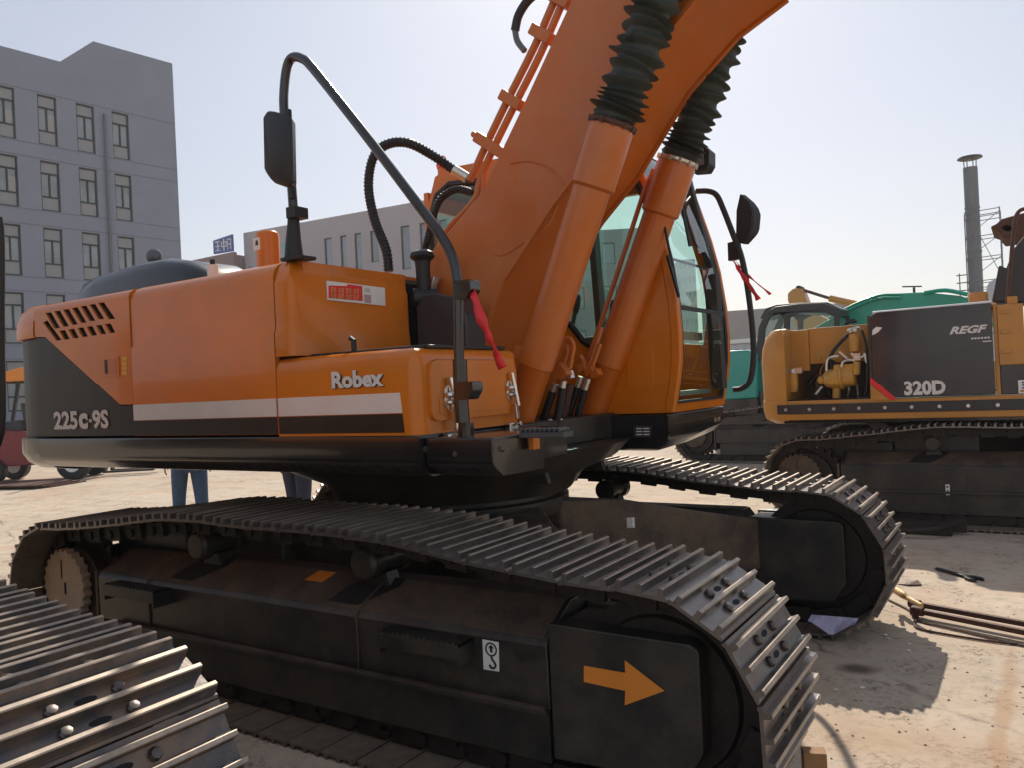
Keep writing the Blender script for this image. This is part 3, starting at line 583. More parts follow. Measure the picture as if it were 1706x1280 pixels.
# hand rail with boot and mirror
pr = [at(px, py, 'y', -1.27) for px, py in ((748, 752), (768, 735), (772, 705), (768, 660), (765, 600), (764, 530), (763, 478), (755, 432), (735, 392), (700, 345), (640, 265), (580, 187), (520, 112), (503, 97), (488, 95), (479, 108), (474, 140), (473, 180), (479, 240), (486, 310), (490, 372))]
b = MB(); b.tube(pr, .0215, 12, k=5); b.tube([at(766, 598, 'y', -1.27), at(768, 660, 'y', -1.27), at(771, 705, 'y', -1.27)], .030, 12, k=3)
b.tube([at(778, 705, 'y', -1.27), at(779, 745, 'y', -1.27), at(775, 765, 'y', -1.27)], .028, 10, k=3)
for px, py in ((772, 480), (776, 648)):
    P = at(px, py, 'y', -1.27); b.prism(rounded([(P.x-.03, P.z-.045), (P.x+.03, P.z-.045), (P.x+.055, P.z-.01), (P.x+.055, P.z+.03), (P.x-.03, P.z+.03)], .01), 'y', -1.30, -1.23)
P = at(740, 748, 'y', -1.3); b.box(P.x-.06, -1.33, P.z-.02, P.x+.14, -1.30, P.z+.03); b.build('handrail', BLACK, EX)
b = MB(); b.tube([at(488, 350, 'y', -1.27), at(489, 372, 'y', -1.27), at(489, 400, 'y', -1.27), at(490, 428, 'y', -1.27)], [.024, .028, .036, .044], 12, k=3); b.box(.05, -1.32, 2.165, .18, -1.22, 2.180); P = at(495, 353, 'y', -1.27); b.box(P.x-.03, -1.31, P.z-.03, P.x+.03, -1.23, P.z+.02)
b.build('rail_boot', RUBBER, EX)
mp_ = [(441, 192), (446, 184), (456, 185), (480, 191), (487, 196), (489, 307), (472, 306), (452, 299), (443, 286)]
b = MB(); A = [at(px, py, 'y', -1.33) for px, py in rounded(mp_, 9, 3)]; Bk = [v+Vector((-.035, .05, 0)) for v in A]
cA = sum(A, Vector())/len(A); b.loft([[cA+(v-cA)*.9+Vector((-.004, -.012, 0)) for v in A], A, Bk]); b.bar(at(480, 182, 'y', -1.29), at(487, 330, 'y', -1.29), .022, .022, up=(0, 1, 0)); b.build('side_mirror', RUBBER, EX, ang=50)

# ---- boom
SIDE = [(5.6, 4.55), (4.4, 4.42), (3.2, 4.05), (2.5, 3.70), (2.0, 3.40), (1.74, 3.28), (1.47, 3.06), (1.15, 2.66), (.92, 2.45), (.60, 2.10), (.42, 1.78), (.30, 1.50), (.10, 1.40), (-.06, 1.52), (-.08, 1.75), (.02, 2.12), (.08, 2.30)]+xz(-.27, (803, 318), (826, 268), (868, 180), (951, 0))+[(1.45, 4.30), (2.0, 4.90), (2.7, 5.35), (3.6, 5.6), (4.6, 5.55), (5.6, 5.2)]
b = MB(); b.prism(SIDE, 'y', -.27, .27); b.build('boom', ORANGE_B, EX, bevel=.012)
edge = [(2.0, 3.40), (1.74, 3.28), (1.47, 3.06), (1.15, 2.66), (.92, 2.45), (.60, 2.10), (.45, 1.80)]
for s_ in (-1, 1):
    b = MB()
    for i in range(len(edge)-1):
        a, c_ = edge[i], edge[i+1]; d = Vector((c_[0]-a[0], 0, c_[1]-a[1])).normalized(); n_ = Vector((d.z, 0, -d.x))
        b.bar(Vector((a[0], s_*.285, a[1])), Vector((c_[0], s_*.285, c_[1])), .03, .022, up=n_)
    b.build('boom_flange', ORANGE_B, EX)
# weld lines on the near plate
b = MB(); b.tube([at(px, py, 'y', -.271) for px, py in ((818, 420), (838, 425), (870, 405), (912, 378), (930, 340))], .004, 6, k=3)
b.tube([at(px, py, 'y', -.271) for px, py in ((850, 272), (880, 268), (915, 278), (940, 305), (955, 330))], .005, 6, k=4)
b.build('weld_seam', ORANGE_B, EX)
b = MB(); b.cyl((.06, -.33, 1.60), (.06, .33, 1.60), .11); b.cyl((1.98, -.52, 3.95), (1.98, .52, 3.95), .07); b.build('boom_pin', ORANGE_B, EX)
b = MB()
for s_ in (-1, 1): b.prism([(-.25, 1.30), (.38, 1.30), (.30, 1.55), (.16, 1.72), (-.02, 1.74), (-.15, 1.62)], 'y', s_*.31, s_*.345); b.prism([(.45, 1.02), (.85, 1.02), (.80, 1.2), (.70, 1.25), (.52, 1.25), (.42, 1.2)], 'y', s_*.30, s_*.335)
b.build('boom_bracket', FRAMEBLK, EX, bevel=.006)
# boom cylinders
CF = Vector((.585, 0, 1.02)); CT = Vector((1.335, 0, 2.735)); CDIR = (CT-CF).normalized(); CL = (CT-CF).length
for s_ in (-1, 1):
    o = Vector((0, s_*.415, 0)); a = CF+o
    b = MB(); b.lathe(a, a+CDIR, [(.20, .05), (.24, .082), (.66, .084), (.668, .088), (.672, .0915), (CL-.30, .0915), (CL-.285, .108), (CL-.02, .110), (CL, .102)], 36)
    t = CDIR; sd_ = Vector((0, 1, 0)); nn = sd_.cross(t)
    b.obox(a+t*(CL-.10)-nn*.10, t, sd_, nn, (.035, .03, .025)); b.obox(a+t*.70-nn*.10, t, sd_, nn, (.03, .03, .03))
    b.build('boom_cylinder', ORANGE_B, EX)
    b = MB(); prof = [(CL-.005, .075), (CL+.02, .076)]; s0 = CL+.03; rnd = random.Random(3+s_)
    i = 0
    while s0 < CL+1.62:
        st = (.014 if i < 5 else .022+.012*rnd.random()); ro = .116+.018*rnd.random() if i > 0 else .10; prof += [(s0, .084+.010*rnd.random()), (s0+st*.35, .094), (s0+st*.8, ro-.004), (s0+st, ro), (s0+st*1.12, ro-.006), (s0+st*1.6, .093)]; s0 += st*2.1; i += 1
    tmp = MB(); tmp.lathe(a, a+CDIR, prof, 30)
    # sag and squeeze the folds so that no two are alike
    vs = []
    for j, v in enumerate(tmp.v):
        v = Vector(v); h = (v-a).dot(CDIR); ax = a+CDIR*h; rad = v-ax; ph = atan2(rad.y, rad.dot(nn)); k = 1+.05*sin(ph*2+h*23)+.05*sin(ph*3-h*41)
        v = ax+rad*k+CDIR*(.012*sin(ph+h*31))+nn*(.02*sin((h-CL)*3.2)); vs.append(v)
    b.add(vs, tmp.f); b.build('rod_bellows', BELLOWS, EX, ang=70)
    b = MB(); b.lathe(a, a+CDIR, [(CL-.002, .104), (CL+.008, .112), (CL+.022, .112), (CL+.024, .09)], 30)
    for i in range(12):
        an = 2*pi*i/12; c_ = a+CDIR*(CL+.01)+(nn*cos(an)+sd_*sin(an))*.108; b.obox(c_, CDIR, sd_, nn, (.014, .008, .008))
    b.build('gland_bolts', BROWN if s_ < 0 else ZINC, EX)
    if s_ > 0:
        off = -nn*.125-Vector((0, .02, 0)); b = MB(); b.tube([a+t*(CL-.10)+off*.7, a+t*(CL-.14)+off, a+t*(CL-.5)+off, a+t*.9+off, a+t*.62+off*1.05], .014, 8, k=3); b.build('cylinder_pipe', ORANGE_B, EX)
def hy(y, *q): return [at(px, py, 'y', y) for px, py in q]
for y, pipes, blk, hoses in ((-.22, (((934, 585), (938, 571), (947, 563), (955, 574), (953, 592), (949, 613)), ((926, 606), (936, 585), (944, 576), (946, 586), (941, 600), (935, 614))), ((934, 613), (927, 628), (940, 622)), (((926, 640), (921, 653), (912, 680), (903, 706), (896, 722)), ((939, 634), (937, 647), (932, 680), (926, 705), (920, 724)))),
    (.16, (((1002, 545), (993, 575), (985, 600), (980, 614)), ((1000, 572), (994, 590), (988, 606), (984, 618)), ((967, 592), (972, 600), (975, 612))), ((972, 612), (984, 618), (993, 622)), (((968, 627), (962, 646), (952, 676), (944, 700), (936, 722)), ((980, 630), (974, 650), (966, 680), (960, 705), (952, 732))))):
    b = MB(); [b.tube(hy(y, *p_), .013, 8, k=4) for p_ in pipes]; b.build('cylinder_pipe', ORANGE_B, EX)
    b = MB(); [b.obox(at(px, py, 'y', y), Vector((.9, 0, .43)).normalized(), Vector((0, 1, 0)), Vector((-.43, 0, .9)).normalized(), (.028, .03, .020)) for px, py in blk]; b.build('pipe_flange', ORANGE_B, EX, bevel=.005)
    for p_ in hoses:
        P = hy(y, *p_); b = MB(); b.cyl(P[0], P[1], .018, n=14, mi=1); b.tube(P[1:], .022, 10, k=4); b.build('hydraulic_hose', [RUBBER, ZINC], EX)
b = MB(); b.cyl(at(949, 618, 'y', -.1), at(952, 630, 'y', -.1), .02, n=10); b.build('hose_fitting', ZINC, EX)
b = MB(); b.tube(hy(.1, (950, 640), (944, 665), (937, 700)), .026, 10); b.build('lock_valve', BROWN, EX)
# pipes on the back edge of the boom, with clamps
for pth, r_ in ((((975, -90), (930, -12), (892, 74), (844, 170), (808, 245), (790, 285), (782, 300)), .021), (((985, -85), (943, -8), (901, 88), (857, 176), (815, 262), (799, 303), (794, 327), (775, 352), (750, 378), (737, 402), (722, 440), (713, 462)), .020), (((806, 290), (803, 330), (786, 356), (764, 384), (750, 406), (736, 440), (728, 464)), .017)):
    b = MB(); b.tube([at(px, py, 'y', -.21) for px, py in pth], r_, 12, k=4); b.build('boom_pipe', ORANGE_B, EX)
for px, py, w_ in ((855, 168, .075), (820, 243, .11), (905, 58, .07), (935, 0, .07)):
    P = at(px, py, 'y', -.21); d = (at(892, 74, 'y', -.21)-at(844, 170, 'y', -.21)).normalized(); n_ = Vector((-d.z, 0, d.x)); b = MB(); b.obox(P, d, Vector((0, 1, 0)), n_, (.030, .045, w_))
    if w_ > .1: b.cyl(P+n_*.10, P+n_*.16, .018, n=10)
    b.build('pipe_clamp', ORANGE_B, EX, bevel=.008)
for q_ in (((713, 460), (704, 478), (694, 500), (688, 530)), ((728, 462), (720, 485), (712, 515), (706, 540))):
    P = [at(px, py, 'y', -.30) for px, py in q_]; b = MB(); b.cyl(P[0], P[0].lerp(P[1], .9), .020, n=12, mi=1); b.tube([P[0].lerp(P[1], .8)]+P[2:], .025, 10, k=4); b.build('boom_hose', [RUBBER, ZINC], EX)
def spiral_hose(pts, r, name='spiral_hose', ribs=True):
    b = MB(); P = catmull(pts, 10); 
    b.tube(P, r, 12)
    L = 0; last = 0
    for i in range(1, len(P)):
        seg = (P[i]-P[i-1]).length; L += seg
        while ribs and L-last > .020:
            last += .020; f_ = 1-(L-last)/seg if seg else 0; c_ = P[i-1].lerp(P[i], max(0, min(1, f_))); d = (P[i]-P[i-1]).normalized()
            b.lathe(c_, c_+d, [(-.005, r*.98), (-.003, r*1.16), (.004, r*1.16), (.006, r*.98)], 10)
    return b
P = [at(px, py, 'y', y) for px, py, y in ((778, 296, -.20), (755, 282, -.24), (720, 258, -.34), (680, 238, -.45), (645, 240, -.5), (622, 262, -.5), (614, 310, -.5), (624, 365, -.5), (643, 415, -.5), (648, 452, -.5))]
b = spiral_hose(P, .024); b.cyl(P[0], P[1], .030, n=14, mi=1); b.build('spiral_hose', [RUBBER, ZINC], EX)
P = [at(px, py, 'y', y) for px, py, y in ((786, 320, -.1), (760, 315, -.1), (735, 330, -.1), (722, 360, -.1), (712, 400, -.1), (700, 440, -.1))]
b = spiral_hose(P, .020); b.build('spiral_hose', [RUBBER, ZINC], EX)
P = [at(px, py, 'y', -.2) for px, py in ((905, -20), (880, 0), (864, 25), (858, 50), (862, 68), (874, 84))]
b = MB(); b.tube(P[:4], .024, 10, k=5); b.tube(P[3:], .017, 10, k=5, mi=1); b.build('boom_top_hose', [RUBBER, GREY], EX)

# ---- cab
CAB0, CAB1 = .46, 1.36
front = [(1.215, 1.335), (1.25, 1.5), (1.272, 1.64), (1.277, 1.80), (1.268, 1.98), (1.238, 2.22), (1.190, 2.43), (1.125, 2.65), (1.07, 2.82), (1.02, 2.90), (.94, 2.955), (.80, 2.985)]
outline = front+[(-.30, 3.02), (-.40, 2.98), (-.47, 2.80), (-.52, 2.4), (-.55, 1.335)]
win = xz(CAB0, (883, 507), (915, 522), (952, 542), (972, 568), (990, 580), (1010, 572), (1060, 490), (1084, 446), (1092, 400), (1078, 340), (1052, 282), (1030, 268), (850, 262), (838, 290), (840, 470))
rwin = xz(CAB0, (719, 420), (718, 360), (728, 325), (748, 306), (800, 300), (812, 320), (815, 430), (730, 440))
b = MB(); b.prism(outline, 'y', CAB0, CAB0+.045, holes=[win, rwin])
# raised corner pillar and pressed panel
b.prism(rounded(xz(CAB0-.001, (1042, 575), (1088, 575), (1090, 640), (1083, 650), (1052, 652), (1045, 640)), .02), 'y', CAB0-.005, CAB0)
b.prism(outline, 'y', CAB1-.05, CAB1, holes=[[(1.12, 1.75), (1.16, 1.95), (1.13, 2.2), (1.04, 2.55), (.93, 2.82), (-.3, 2.85), (-.40, 2.35), (-.42, 1.95)]])
# rear wall with window, roof, sill and header
b.prism([(CAB0+.045, 1.335), (CAB1-.05, 1.335), (CAB1-.05, 2.9), (CAB0+.045, 2.9)], 'x', -.54, -.50, holes=[[(CAB0+.14, 2.0), (CAB1-.14, 2.0), (CAB1-.14, 2.78), (CAB0+.14, 2.78)]])
b.prism([(-.45, 2.94), (-.38, 2.985), (-.30, 3.025), (.80, 2.995), (.96, 2.955), (.90, 2.93), (.78, 2.955), (-.28, 2.98)], 'y', CAB0+.045, CAB1-.05)
b.prism([(1.215, 1.335), (1.225, 1.385), (1.16, 1.385), (1.14, 1.335)], 'y', CAB0+.045, CAB1-.05)
b.build('cab_shell', ORANGE, EX, bevel=.012, ang=40)
# front pillars standing a little proud
for y0, y1 in ((CAB0-.004, CAB0+.050), (CAB1-.035, CAB1+.004)):
    b = MB(); f0 = front[:-1]; b.loft([[Vector((x+.012, y0, z)), Vector((x+.012, y1, z)), Vector((x-.05, y1, z-.0)), Vector((x-.05, y0, z))] for x, z in f0]); b.build('cab_pillar', ORANGE, EX, bevel=.012)
b = MB()
fr_ = [p for p in front if 1.42 < p[1] < 2.95]; fr_ = [(1.226, 1.39)]+fr_
for y0, y1 in ((CAB0+.051, CAB0+.066), (CAB1-.075, CAB1-.036)):
    b.loft([[Vector((x+.006, y0, z)), Vector((x+.006, y1, z)), Vector((x-.012, y1, z)), Vector((x-.012, y0, z))] for x, z in fr_])
b.box(1.205, CAB0+.055, 1.386, 1.235, CAB1-.04, 1.402); b.box(1.262, CAB0+.055, 1.93, 1.275, CAB1-.04, 1.955); b.bar((1.22, CAB0+.09, 2.23), (1.22, CAB1-.12, 2.23), .012, .012)
b.build('window_seal', RUBBER, EX)
b = MB(); b.loft([[Vector((x, CAB0+.055, z)), Vector((x, CAB1-.04, z)), Vector((x-.006, CAB1-.04, z)), Vector((x-.006, CAB0+.055, z))] for x, z in fr_]); b.build('windscreen', GLASS, EX)
def seal(poly, y, r=.012):
    b = MB(); P = [Vector((x, y, z)) for x, z in poly]; b.tube(P+[P[0]], r, 6); return b
b = seal(win, CAB0, .022); seal_r = seal(rwin, CAB0, .02); b.add(seal_r.v, seal_r.f); b.build('side_window_seal', RUBBER, EX)
b = MB(); b.prism(win, 'y', CAB0+.018, CAB0+.024); b.build('side_window', GLASS, EX); b = MB(); b.prism(rwin, 'y', CAB0+.018, CAB0+.024); b.build('side_window', GLASS, EX)
b = MB(); b.prism([(CAB0+.14, 2.0), (CAB1-.14, 2.0), (CAB1-.14, 2.78), (CAB0+.14, 2.78)], 'x', -.523, -.517); b.build('rear_window', GLASS, EX)
b = MB(); b.prism([(1.12, 1.75), (1.16, 1.95), (1.13, 2.2), (1.04, 2.55), (.93, 2.82), (-.3, 2.85), (-.40, 2.35), (-.42, 1.95)], 'y', CAB1-.03, CAB1-.024); b.bar((.42, CAB1-.03, 1.8), (.36, CAB1-.03, 2.85), .05, .05); b.build('door_window', [GLASS], EX)
b = MB(); b.bar((.40, CAB1-.06, 1.4), (.34, CAB1-.06, 2.95), .09, .05); b.bar((1.235, CAB1-.11, 1.45), (1.23, CAB1-.14, 2.2), .09, .06); b.bar((1.22, CAB1-.10, 2.2), (1.08, CAB1-.09, 2.85), .05, .05); b.box(-.5, CAB0+.05, 1.335, 1.14, CAB1-.05, 1.36)
b.prism([(-.40, 2.93), (.78, 2.93), (.95, 2.90), (.95, 2.86), (-.42, 2.86)], 'y', CAB0+.05, CAB1-.06, holes=[]); b.box(.97, CAB0+.09, 2.865, 1.01, CAB1-.09, 2.90)
b.build('cab_trim', CHAR, EX, bevel=.008)
b = MB(); b.box(-.05, .72, 1.55, .42, 1.16, 1.70); b.prism([(-.08, 1.65), (.06, 1.65), (-.10, 2.35), (-.20, 2.35)], 'y', .74, 1.14); b.box(-.22, .80, 2.36, -.12, 1.08, 2.58); b.box(.0, .62, 1.36, .45, .72, 1.86); b.box(.0, 1.16, 1.36, .45, 1.24, 1.86); b.build('operator_seat', SEAT, EX, bevel=.03, seg=3)
b = MB(); b.prism([(.1, 1.5), (.5, 1.5), (.32, 1.98), (.12, 2.06)], 'y', .54, .70); b.build('wrapped_armrest', PLASTICWRAP, EX, bevel=.05, seg=3)
b = MB()
for y in (.66, 1.2): b.tube([(.48, y, 1.85), (.52, y, 2.0)], .014, 8); b.lathe((.52, y, 1.98), (.54, y, 2.10), [(0, .015), (.03, .024), (.09, .027), (.12, .018)], 12)
for y in (.84, 1.0): b.tube([(.86, y, 1.36), (.84, y, 1.72), (.80, y, 1.80)], .012, 8); b.box(.80, y-.05, 1.38, .98, y+.05, 1.40)
b.bar((.95, .52, 1.86), (.95, 1.28, 1.86), .03, .03); b.build('levers', RUBBER, EX)
b = MB(); b.bar((1.17, .60, 1.44), (1.17, 1.2, 1.44), .05, .03); b.bar((1.14, .62, 1.80), (1.14, 1.22, 1.80), .02, .05); b.build('dash_rail', ZINC, EX)
# cab base
b = MB(); bs = rounded([(.35, 1.330), (1.215, 1.330), (1.215, 1.20), (1.14, 1.135), (.35, 1.135)], [0, .01, .06, .05, 0], 4)
b.loft([[Vector((x, y, z+(z < 1.29)*dz)) for x, z in bs] for y, dz in ((.40, 0), (.44, -.012), (.90, .0), (1.34, .03), (1.37, .045))]); b.build('cab_base', BLACK, EX, ang=50)
b = MB(); b.prism(rounded(xz(.395, (1055, 710), (1085, 710), (1085, 730), (1055, 730)), .01), 'y', .396, .401); lbl = b.build('base_label', LABEL, EX)
b = MB()
for i in range(3):
    for j in range(2): P = at(1060+j*12, 715+i*5, 'y', .395); b.box(P.x, .394, P.z-.003, P.x+.036, .396, P.z+.003)
b.build('label_lines', WHITE, lbl)
b = MB(); 
for y in (1.20, 1.27): b.box(1.214, y, 1.235, 1.220, y+.02, 1.265)
b.build('base_slots', CHROME, EX)
# wipers
b = MB(); W = [at(px, py, 'x', 1.285) for px, py in ((1107, 372), (1113, 420), (1122, 455), (1131, 490))]
b.tube([at(1102, 350, 'x', 1.24), at(1110, 390, 'x', 1.27), at(1120, 440, 'x', 1.29), at(1131, 492, 'x', 1.30)], .008, 6, k=3); b.bar(at(1112, 425, 'x', 1.30), at(1131, 494, 'x', 1.30), .012, .02); b.build('wiper', RUBBER, EX)
b = MB(); b.tube([at(px, py, 'x', 1.20) for px, py in ((1150, 328), (1141, 342), (1145, 365), (1158, 405), (1170, 418), (1178, 420))], .008, 6, k=4); b.bar(at(1137, 345, 'x', 1.2), at(1150, 410, 'x', 1.22), .012, .02); b.build('wiper', RUBBER, EX)
# beacon, work light, left mirror
P = at(737, 276, 'y', .62); b = MB(); b.lathe((P.x, .62, P.z-.12), (P.x, .62, P.z+.07), [(0, .035), (.10, .035)], 16); b.lathe((P.x, .62, P.z-.02), (P.x, .62, P.z+.07), [(0, .04), (.03, .045), (.04, .036), (.07, .032), (.088, .02)], 18, mi=1); b.build('beacon', [ORANGE, BEACON], EX)
P = at(1167, 265, 'y', .78); b = MB(); b.prism(rounded([(P.x-.05, P.z-.075), (P.x+.045, P.z-.085), (P.x+.07, P.z-.05), (P.x+.075, P.z+.03), (P.x+.03, P.z+.08), (P.x-.05, P.z+.07)], .012), 'y', .72, .84); b.box(P.x+.0, .70, P.z-.055, P.x+.045, .72, P.z+.045, mi=1); b.tube([(P.x-.05, .78, P.z-.06), (P.x-.14, .78, 2.98)], .018, 8); b.build('work_light', [RUBBER, GREY], EX, bevel=.006)
pr = [at(px, py, 'y', 1.42) for px, py in ((1160, 318), (1180, 318), (1194, 325), (1205, 348), (1222, 392), (1236, 430), (1247, 490), (1254, 555), (1255, 600), (1249, 635), (1236, 648), (1222, 650))]
b = MB(); b.tube(pr, .019, 10, k=5); b.build('mirror_bracket', RUBBER, EX)
A = [at(px, py, 'y', 1.46) for px, py in ((1233, 323), (1248, 336), (1253, 352), (1250, 385), (1246, 396), (1238, 406), (1226, 402), (1227, 350))]
cA = sum(A, Vector())/8; b = MB(); b.loft([A, [v+Vector((.02, .05, 0)) for v in A], [cA+(v-cA)*.7+Vector((.05, .08, 0)) for v in A]]); b.tube([at(px, py, 'y', 1.48) for px, py in ((1249, 346), (1254, 350), (1253, 378), (1247, 386))], .012, 8, k=3)
A = [at(px, py, 'y', 1.44) for px, py in ((1212, 404), (1228, 400), (1233, 430), (1213, 434))]; b.loft([A, [v+Vector((.01, .04, 0)) for v in A]]); b.build('side_mirror', RUBBER, EX)
# grab rail, small fittings round the swing centre
b = MB(); b.tube([at(px, py, 'y', .3) for px, py in ((868, 540), (873, 590), (862, 612))], .03, 8, k=3); b.build('swivel_hose', RUBBER, EX)
b = MB()
for q_ in ((600, 815), (625, 828)): P = at(*q_, 'y', -.55); b.cyl(P-Vector((.02, 0, 0)), P+Vector((.05, 0, 0)), .03, n=14)
b.build('grease_fitting', DISC, EX)
b = MB(); b.tube([at(px, py, 'y', -.55) for px, py in ((545, 822), (570, 812), (600, 812), (640, 820))], .022, 8, k=4); b.tube([at(px, py, 'y', -.5) for px, py in ((560, 838), (590, 828), (630, 832))], .02, 8, k=4); b.build('travel_hose', RUBBER, EX)

# ------------------------------------------------------------------ helpers for things measured in world coordinates
def shift(root, since):
    """children built with world coordinates hang from an Empty that stands at the thing's base"""
    for o in bpy.data.objects:
        if o.parent == root and o.name not in since: o.location = Vector(o.location)-root.location
def names(): return {o.name for o in bpy.data.objects}

# ------------------------------------------------------------------ excavator whose track fills the lower left corner
FG = thing('excavator', 'excavator in the lower left corner, showing only its worn bluish steel track', 'excavator', (-1.07, -3.995, 0))
crawler(FG, 1.195, 1, mats=(STEELB, BOLT, BLKHOLE_SHADOW, WORN, INNER), key='b'); crawler(FG, -1.195, -1, mats=(STEELB, BOLT, BLKHOLE_SHADOW, WORN, INNER), key='b')
SKIP = ('boom', 'rod_', 'hydraulic', 'cylinder', 'gland', 'pipe', 'weld', 'track', 'idler', 'sprocket', 'drive', 'drain', 'carrier', 'mirror', 'side_mirror', 'arrow', 'hook', 'orange_plate', 'white_label', 'model', 'brand', 'hood_sticker', 'handrail', 'rail_boot', 'wiper', 'spiral', 'beacon', 'work', 'round', 'frame_step', 'swivel', 'grease', 'travel', 'base_label', 'yellow', 'lock', 'latch')
for o in list(EX.children):
    if not o.name.startswith(SKIP): copy_obj(o, FG)
P0 = at(0, 378, 'y', -2.60); P1 = at(1, 722, 'y', -2.60)
b = MB(); b.tube([P0-Vector((.25, 0, -.1)), P0-Vector((.06, 0, -.03)), P0, P0.lerp(P1, .5), P1, P1-Vector((.12, 0, .06)), P1-Vector((.3, 0, .08))], .0125, 10, k=4); o = b.build('grab_rail', RUBBER, FG); o.location = -FG.location

# ------------------------------------------------------------------ yellow excavator with the open pump bay
YX = thing('excavator', 'yellow excavator with open pump bay and dark side door, behind the orange one', 'excavator', (2.80, 6.0, 0))
crawler(YX, -1.195, -1, hub=MUDDY); crawler(YX, 1.195, 1, hub=MUDDY); frame_x(YX); S0 = names()
yb = 4.65
def Y4(*q, y=yb): return xz(y, *q)
def bk(name, mats, bevel=0., **k): return b.build(name, mats, YX, bevel=bevel, **k)
b = MB(); b.box(.68, yb+.012, 1.035, 5.0, yb+.10, 1.235); bk('side_rail', YELLOW, .012)
b = MB()
for x0, x1 in ((.70, 1.33), (1.335, 2.48), (2.485, 4.9)): b.box(x0, yb-.004, 1.10, x1, yb+.013, 1.198)
rs = bk('rubber_strip', LABEL, .004, seg=1)
for i in range(14): b = MB(); b.cyl((.79+.235*i, yb-.014, 1.147), (.79+.235*i, yb-.002, 1.147), .017, n=10); bk('strip_bolt', ZINC)
cwp = [(.80, 4.65), (.64, 4.65), (.565, 4.69), (.52, 4.80), (.44, 5.3), (.32, 6.0), (.44, 6.7), (.52, 7.2), (.64, 7.35), (.80, 7.35)]
def cwi(d, z): return [Vector((min(x+d, .80), 6+(y-6)*(1-d/1.4), z)) for x, y in cwp]
b = MB(); b.loft([cwi(.09, 1.0), cwi(.02, 1.05), cwi(0, 1.14), cwi(0, 1.24), cwi(.006, 1.245), cwi(.002, 1.66), cwi(.015, 1.80), cwi(.05, 1.92), cwi(.10, 1.99), cwi(.13, 2.0)]); bk('counterweight', YELLOW)
b = MB(); b.box(.75, 4.70, 1.0, 5.0, 7.3, 1.20); b.box(2.2, 5.4, .95, 3.6, 6.6, 1.05); bk('revolving_frame', BLACK, .01)
b = MB(); b.box(.765, 5.45, 1.24, 1.62, 5.50, 2.0); b.box(1.60, 4.70, 1.24, 1.63, 5.5, 2.06); bk('bay_bulkhead', MUDDY)
b = MB(); b.box(.98, 4.98, 1.62, 1.56, 5.02, 1.985); b.box(.98, 4.98, 1.985, 1.56, 5.45, 1.995); bk('bay_panel', YELLOW, .006)
b = MB(); b.prism(Y4((1294, 552), (1300, 548), (1305, 556), (1305, 668), (1296, 668)), 'y', 4.66, 4.70); b.box(.745, 4.70, 1.24, .765, 5.45, 1.98); b.box(.78, 4.95, 1.55, .98, 5.0, 1.985); bk('bay_door_post', YELLOW, .006)
b = MB(); b.box(.80, 4.7, 1.235, 1.62, 5.45, 1.25); bk('bay_floor', BLACK)
def YP(px, py, y=4.85): return at(px, py, 'y', y)
b = MB(); A, B = YP(1372, 633), YP(1438, 626); d = (B-A).normalized()
b.lathe(A, B, [(0, .05), (.02, .085), (.07, .105), (.16, .11), (.17, .125), (.19, .125), (.20, .105), (.30, .10), (.32, .07)], 18); b.lathe(A-d*.06, A, [(0, .02), (.02, .045), (.05, .05), (.07, .06)], 14)
b.cyl(YP(1394, 645), YP(1393, 672), .04); b.obox(YP(1408, 612), Vector((1, 0, 0)), Vector((0, 1, 0)), Vector((0, 0, 1)), (.10, .07, .035)); bk('hydraulic_pump', YELLOWD, .006)
b = MB(); A = YP(1321, 622); B = YP(1322, 664); b.lathe(A, B, [(0, .05), (.02, .052), (.15, .052), (.2, .045)], 18); b.lathe(A+Vector((0, 0, .05)), A, [(0, .035), (.045, .05)], 14, mi=1); b.obox(A+Vector((.06, 0, .03)), Vector((1, 0, 0)), Vector((0, 1, 0)), Vector((0, 0, 1)), (.04, .03, .03), mi=1); bk('fuel_filter', [YELLOWD, ZINC])
b = MB(); A, B = YP(1424, 556, 4.8), YP(1424, 588, 4.8); b.lathe(A, B, [(0, .055), (.12, .055), (.17, .045)], 18); A2 = YP(1421, 545, 4.8); b.lathe(A2, A, [(0, .05), (.02, .065), (.05, .06)], 16, mi=1); b.lathe(YP(1416, 532, 4.8), YP(1418, 541, 4.8), [(0, .05), (.03, .065), (.05, .05)], 16, mi=2)
bk('filter_head', [YELLOWD, ZINC, RUBBER]); b = MB(); A, B = YP(1428, 602, 4.78), YP(1427, 626, 4.78); b.lathe(A, B, [(0, .035), (.10, .035), (.13, .03)], 14); bk('small_filter', YELLOWD)
for q_ in (((1377, 618), (1378, 600), (1386, 594), (1397, 593)), ((1398, 585), (1412, 597)), ((1402, 611), (1404, 603), (1414, 599), (1424, 600)), ((1418, 588), (1430, 596), (1443, 590)), ((1440, 588), (1444, 604)), ((1359, 658), (1370, 645))): b = MB(); b.tube([YP(*p_, 4.76) for p_ in q_], .012, 8, k=2); bk('steel_pipe', ZINC)
b = MB(); b.obox(YP(1428, 594, 4.78), Vector((1, 0, 0)), Vector((0, 1, 0)), Vector((0, 0, 1)), (.035, .03, .035)); bk('pipe_fittings', ZINC)
b = MB(); b.tube([YP(1375, 612), YP(1388, 585), YP(1405, 565), YP(1420, 550)], .018, 8, k=3); bk('pump_hose', RUBBER); b = MB(); b.tube([YP(1436, 550, 4.78), YP(1444, 580, 4.76), YP(1445, 640, 4.76), YP(1440, 665, 4.78)], .012, 8, k=3); bk('pump_hose', RUBBER); b = MB(); b.tube([YP(1348, 640, 5.1), YP(1360, 625, 5.1), YP(1372, 640, 5.1)], .03, 8, k=3); bk('pump_hose', RUBBER)
rr = random.Random(5)
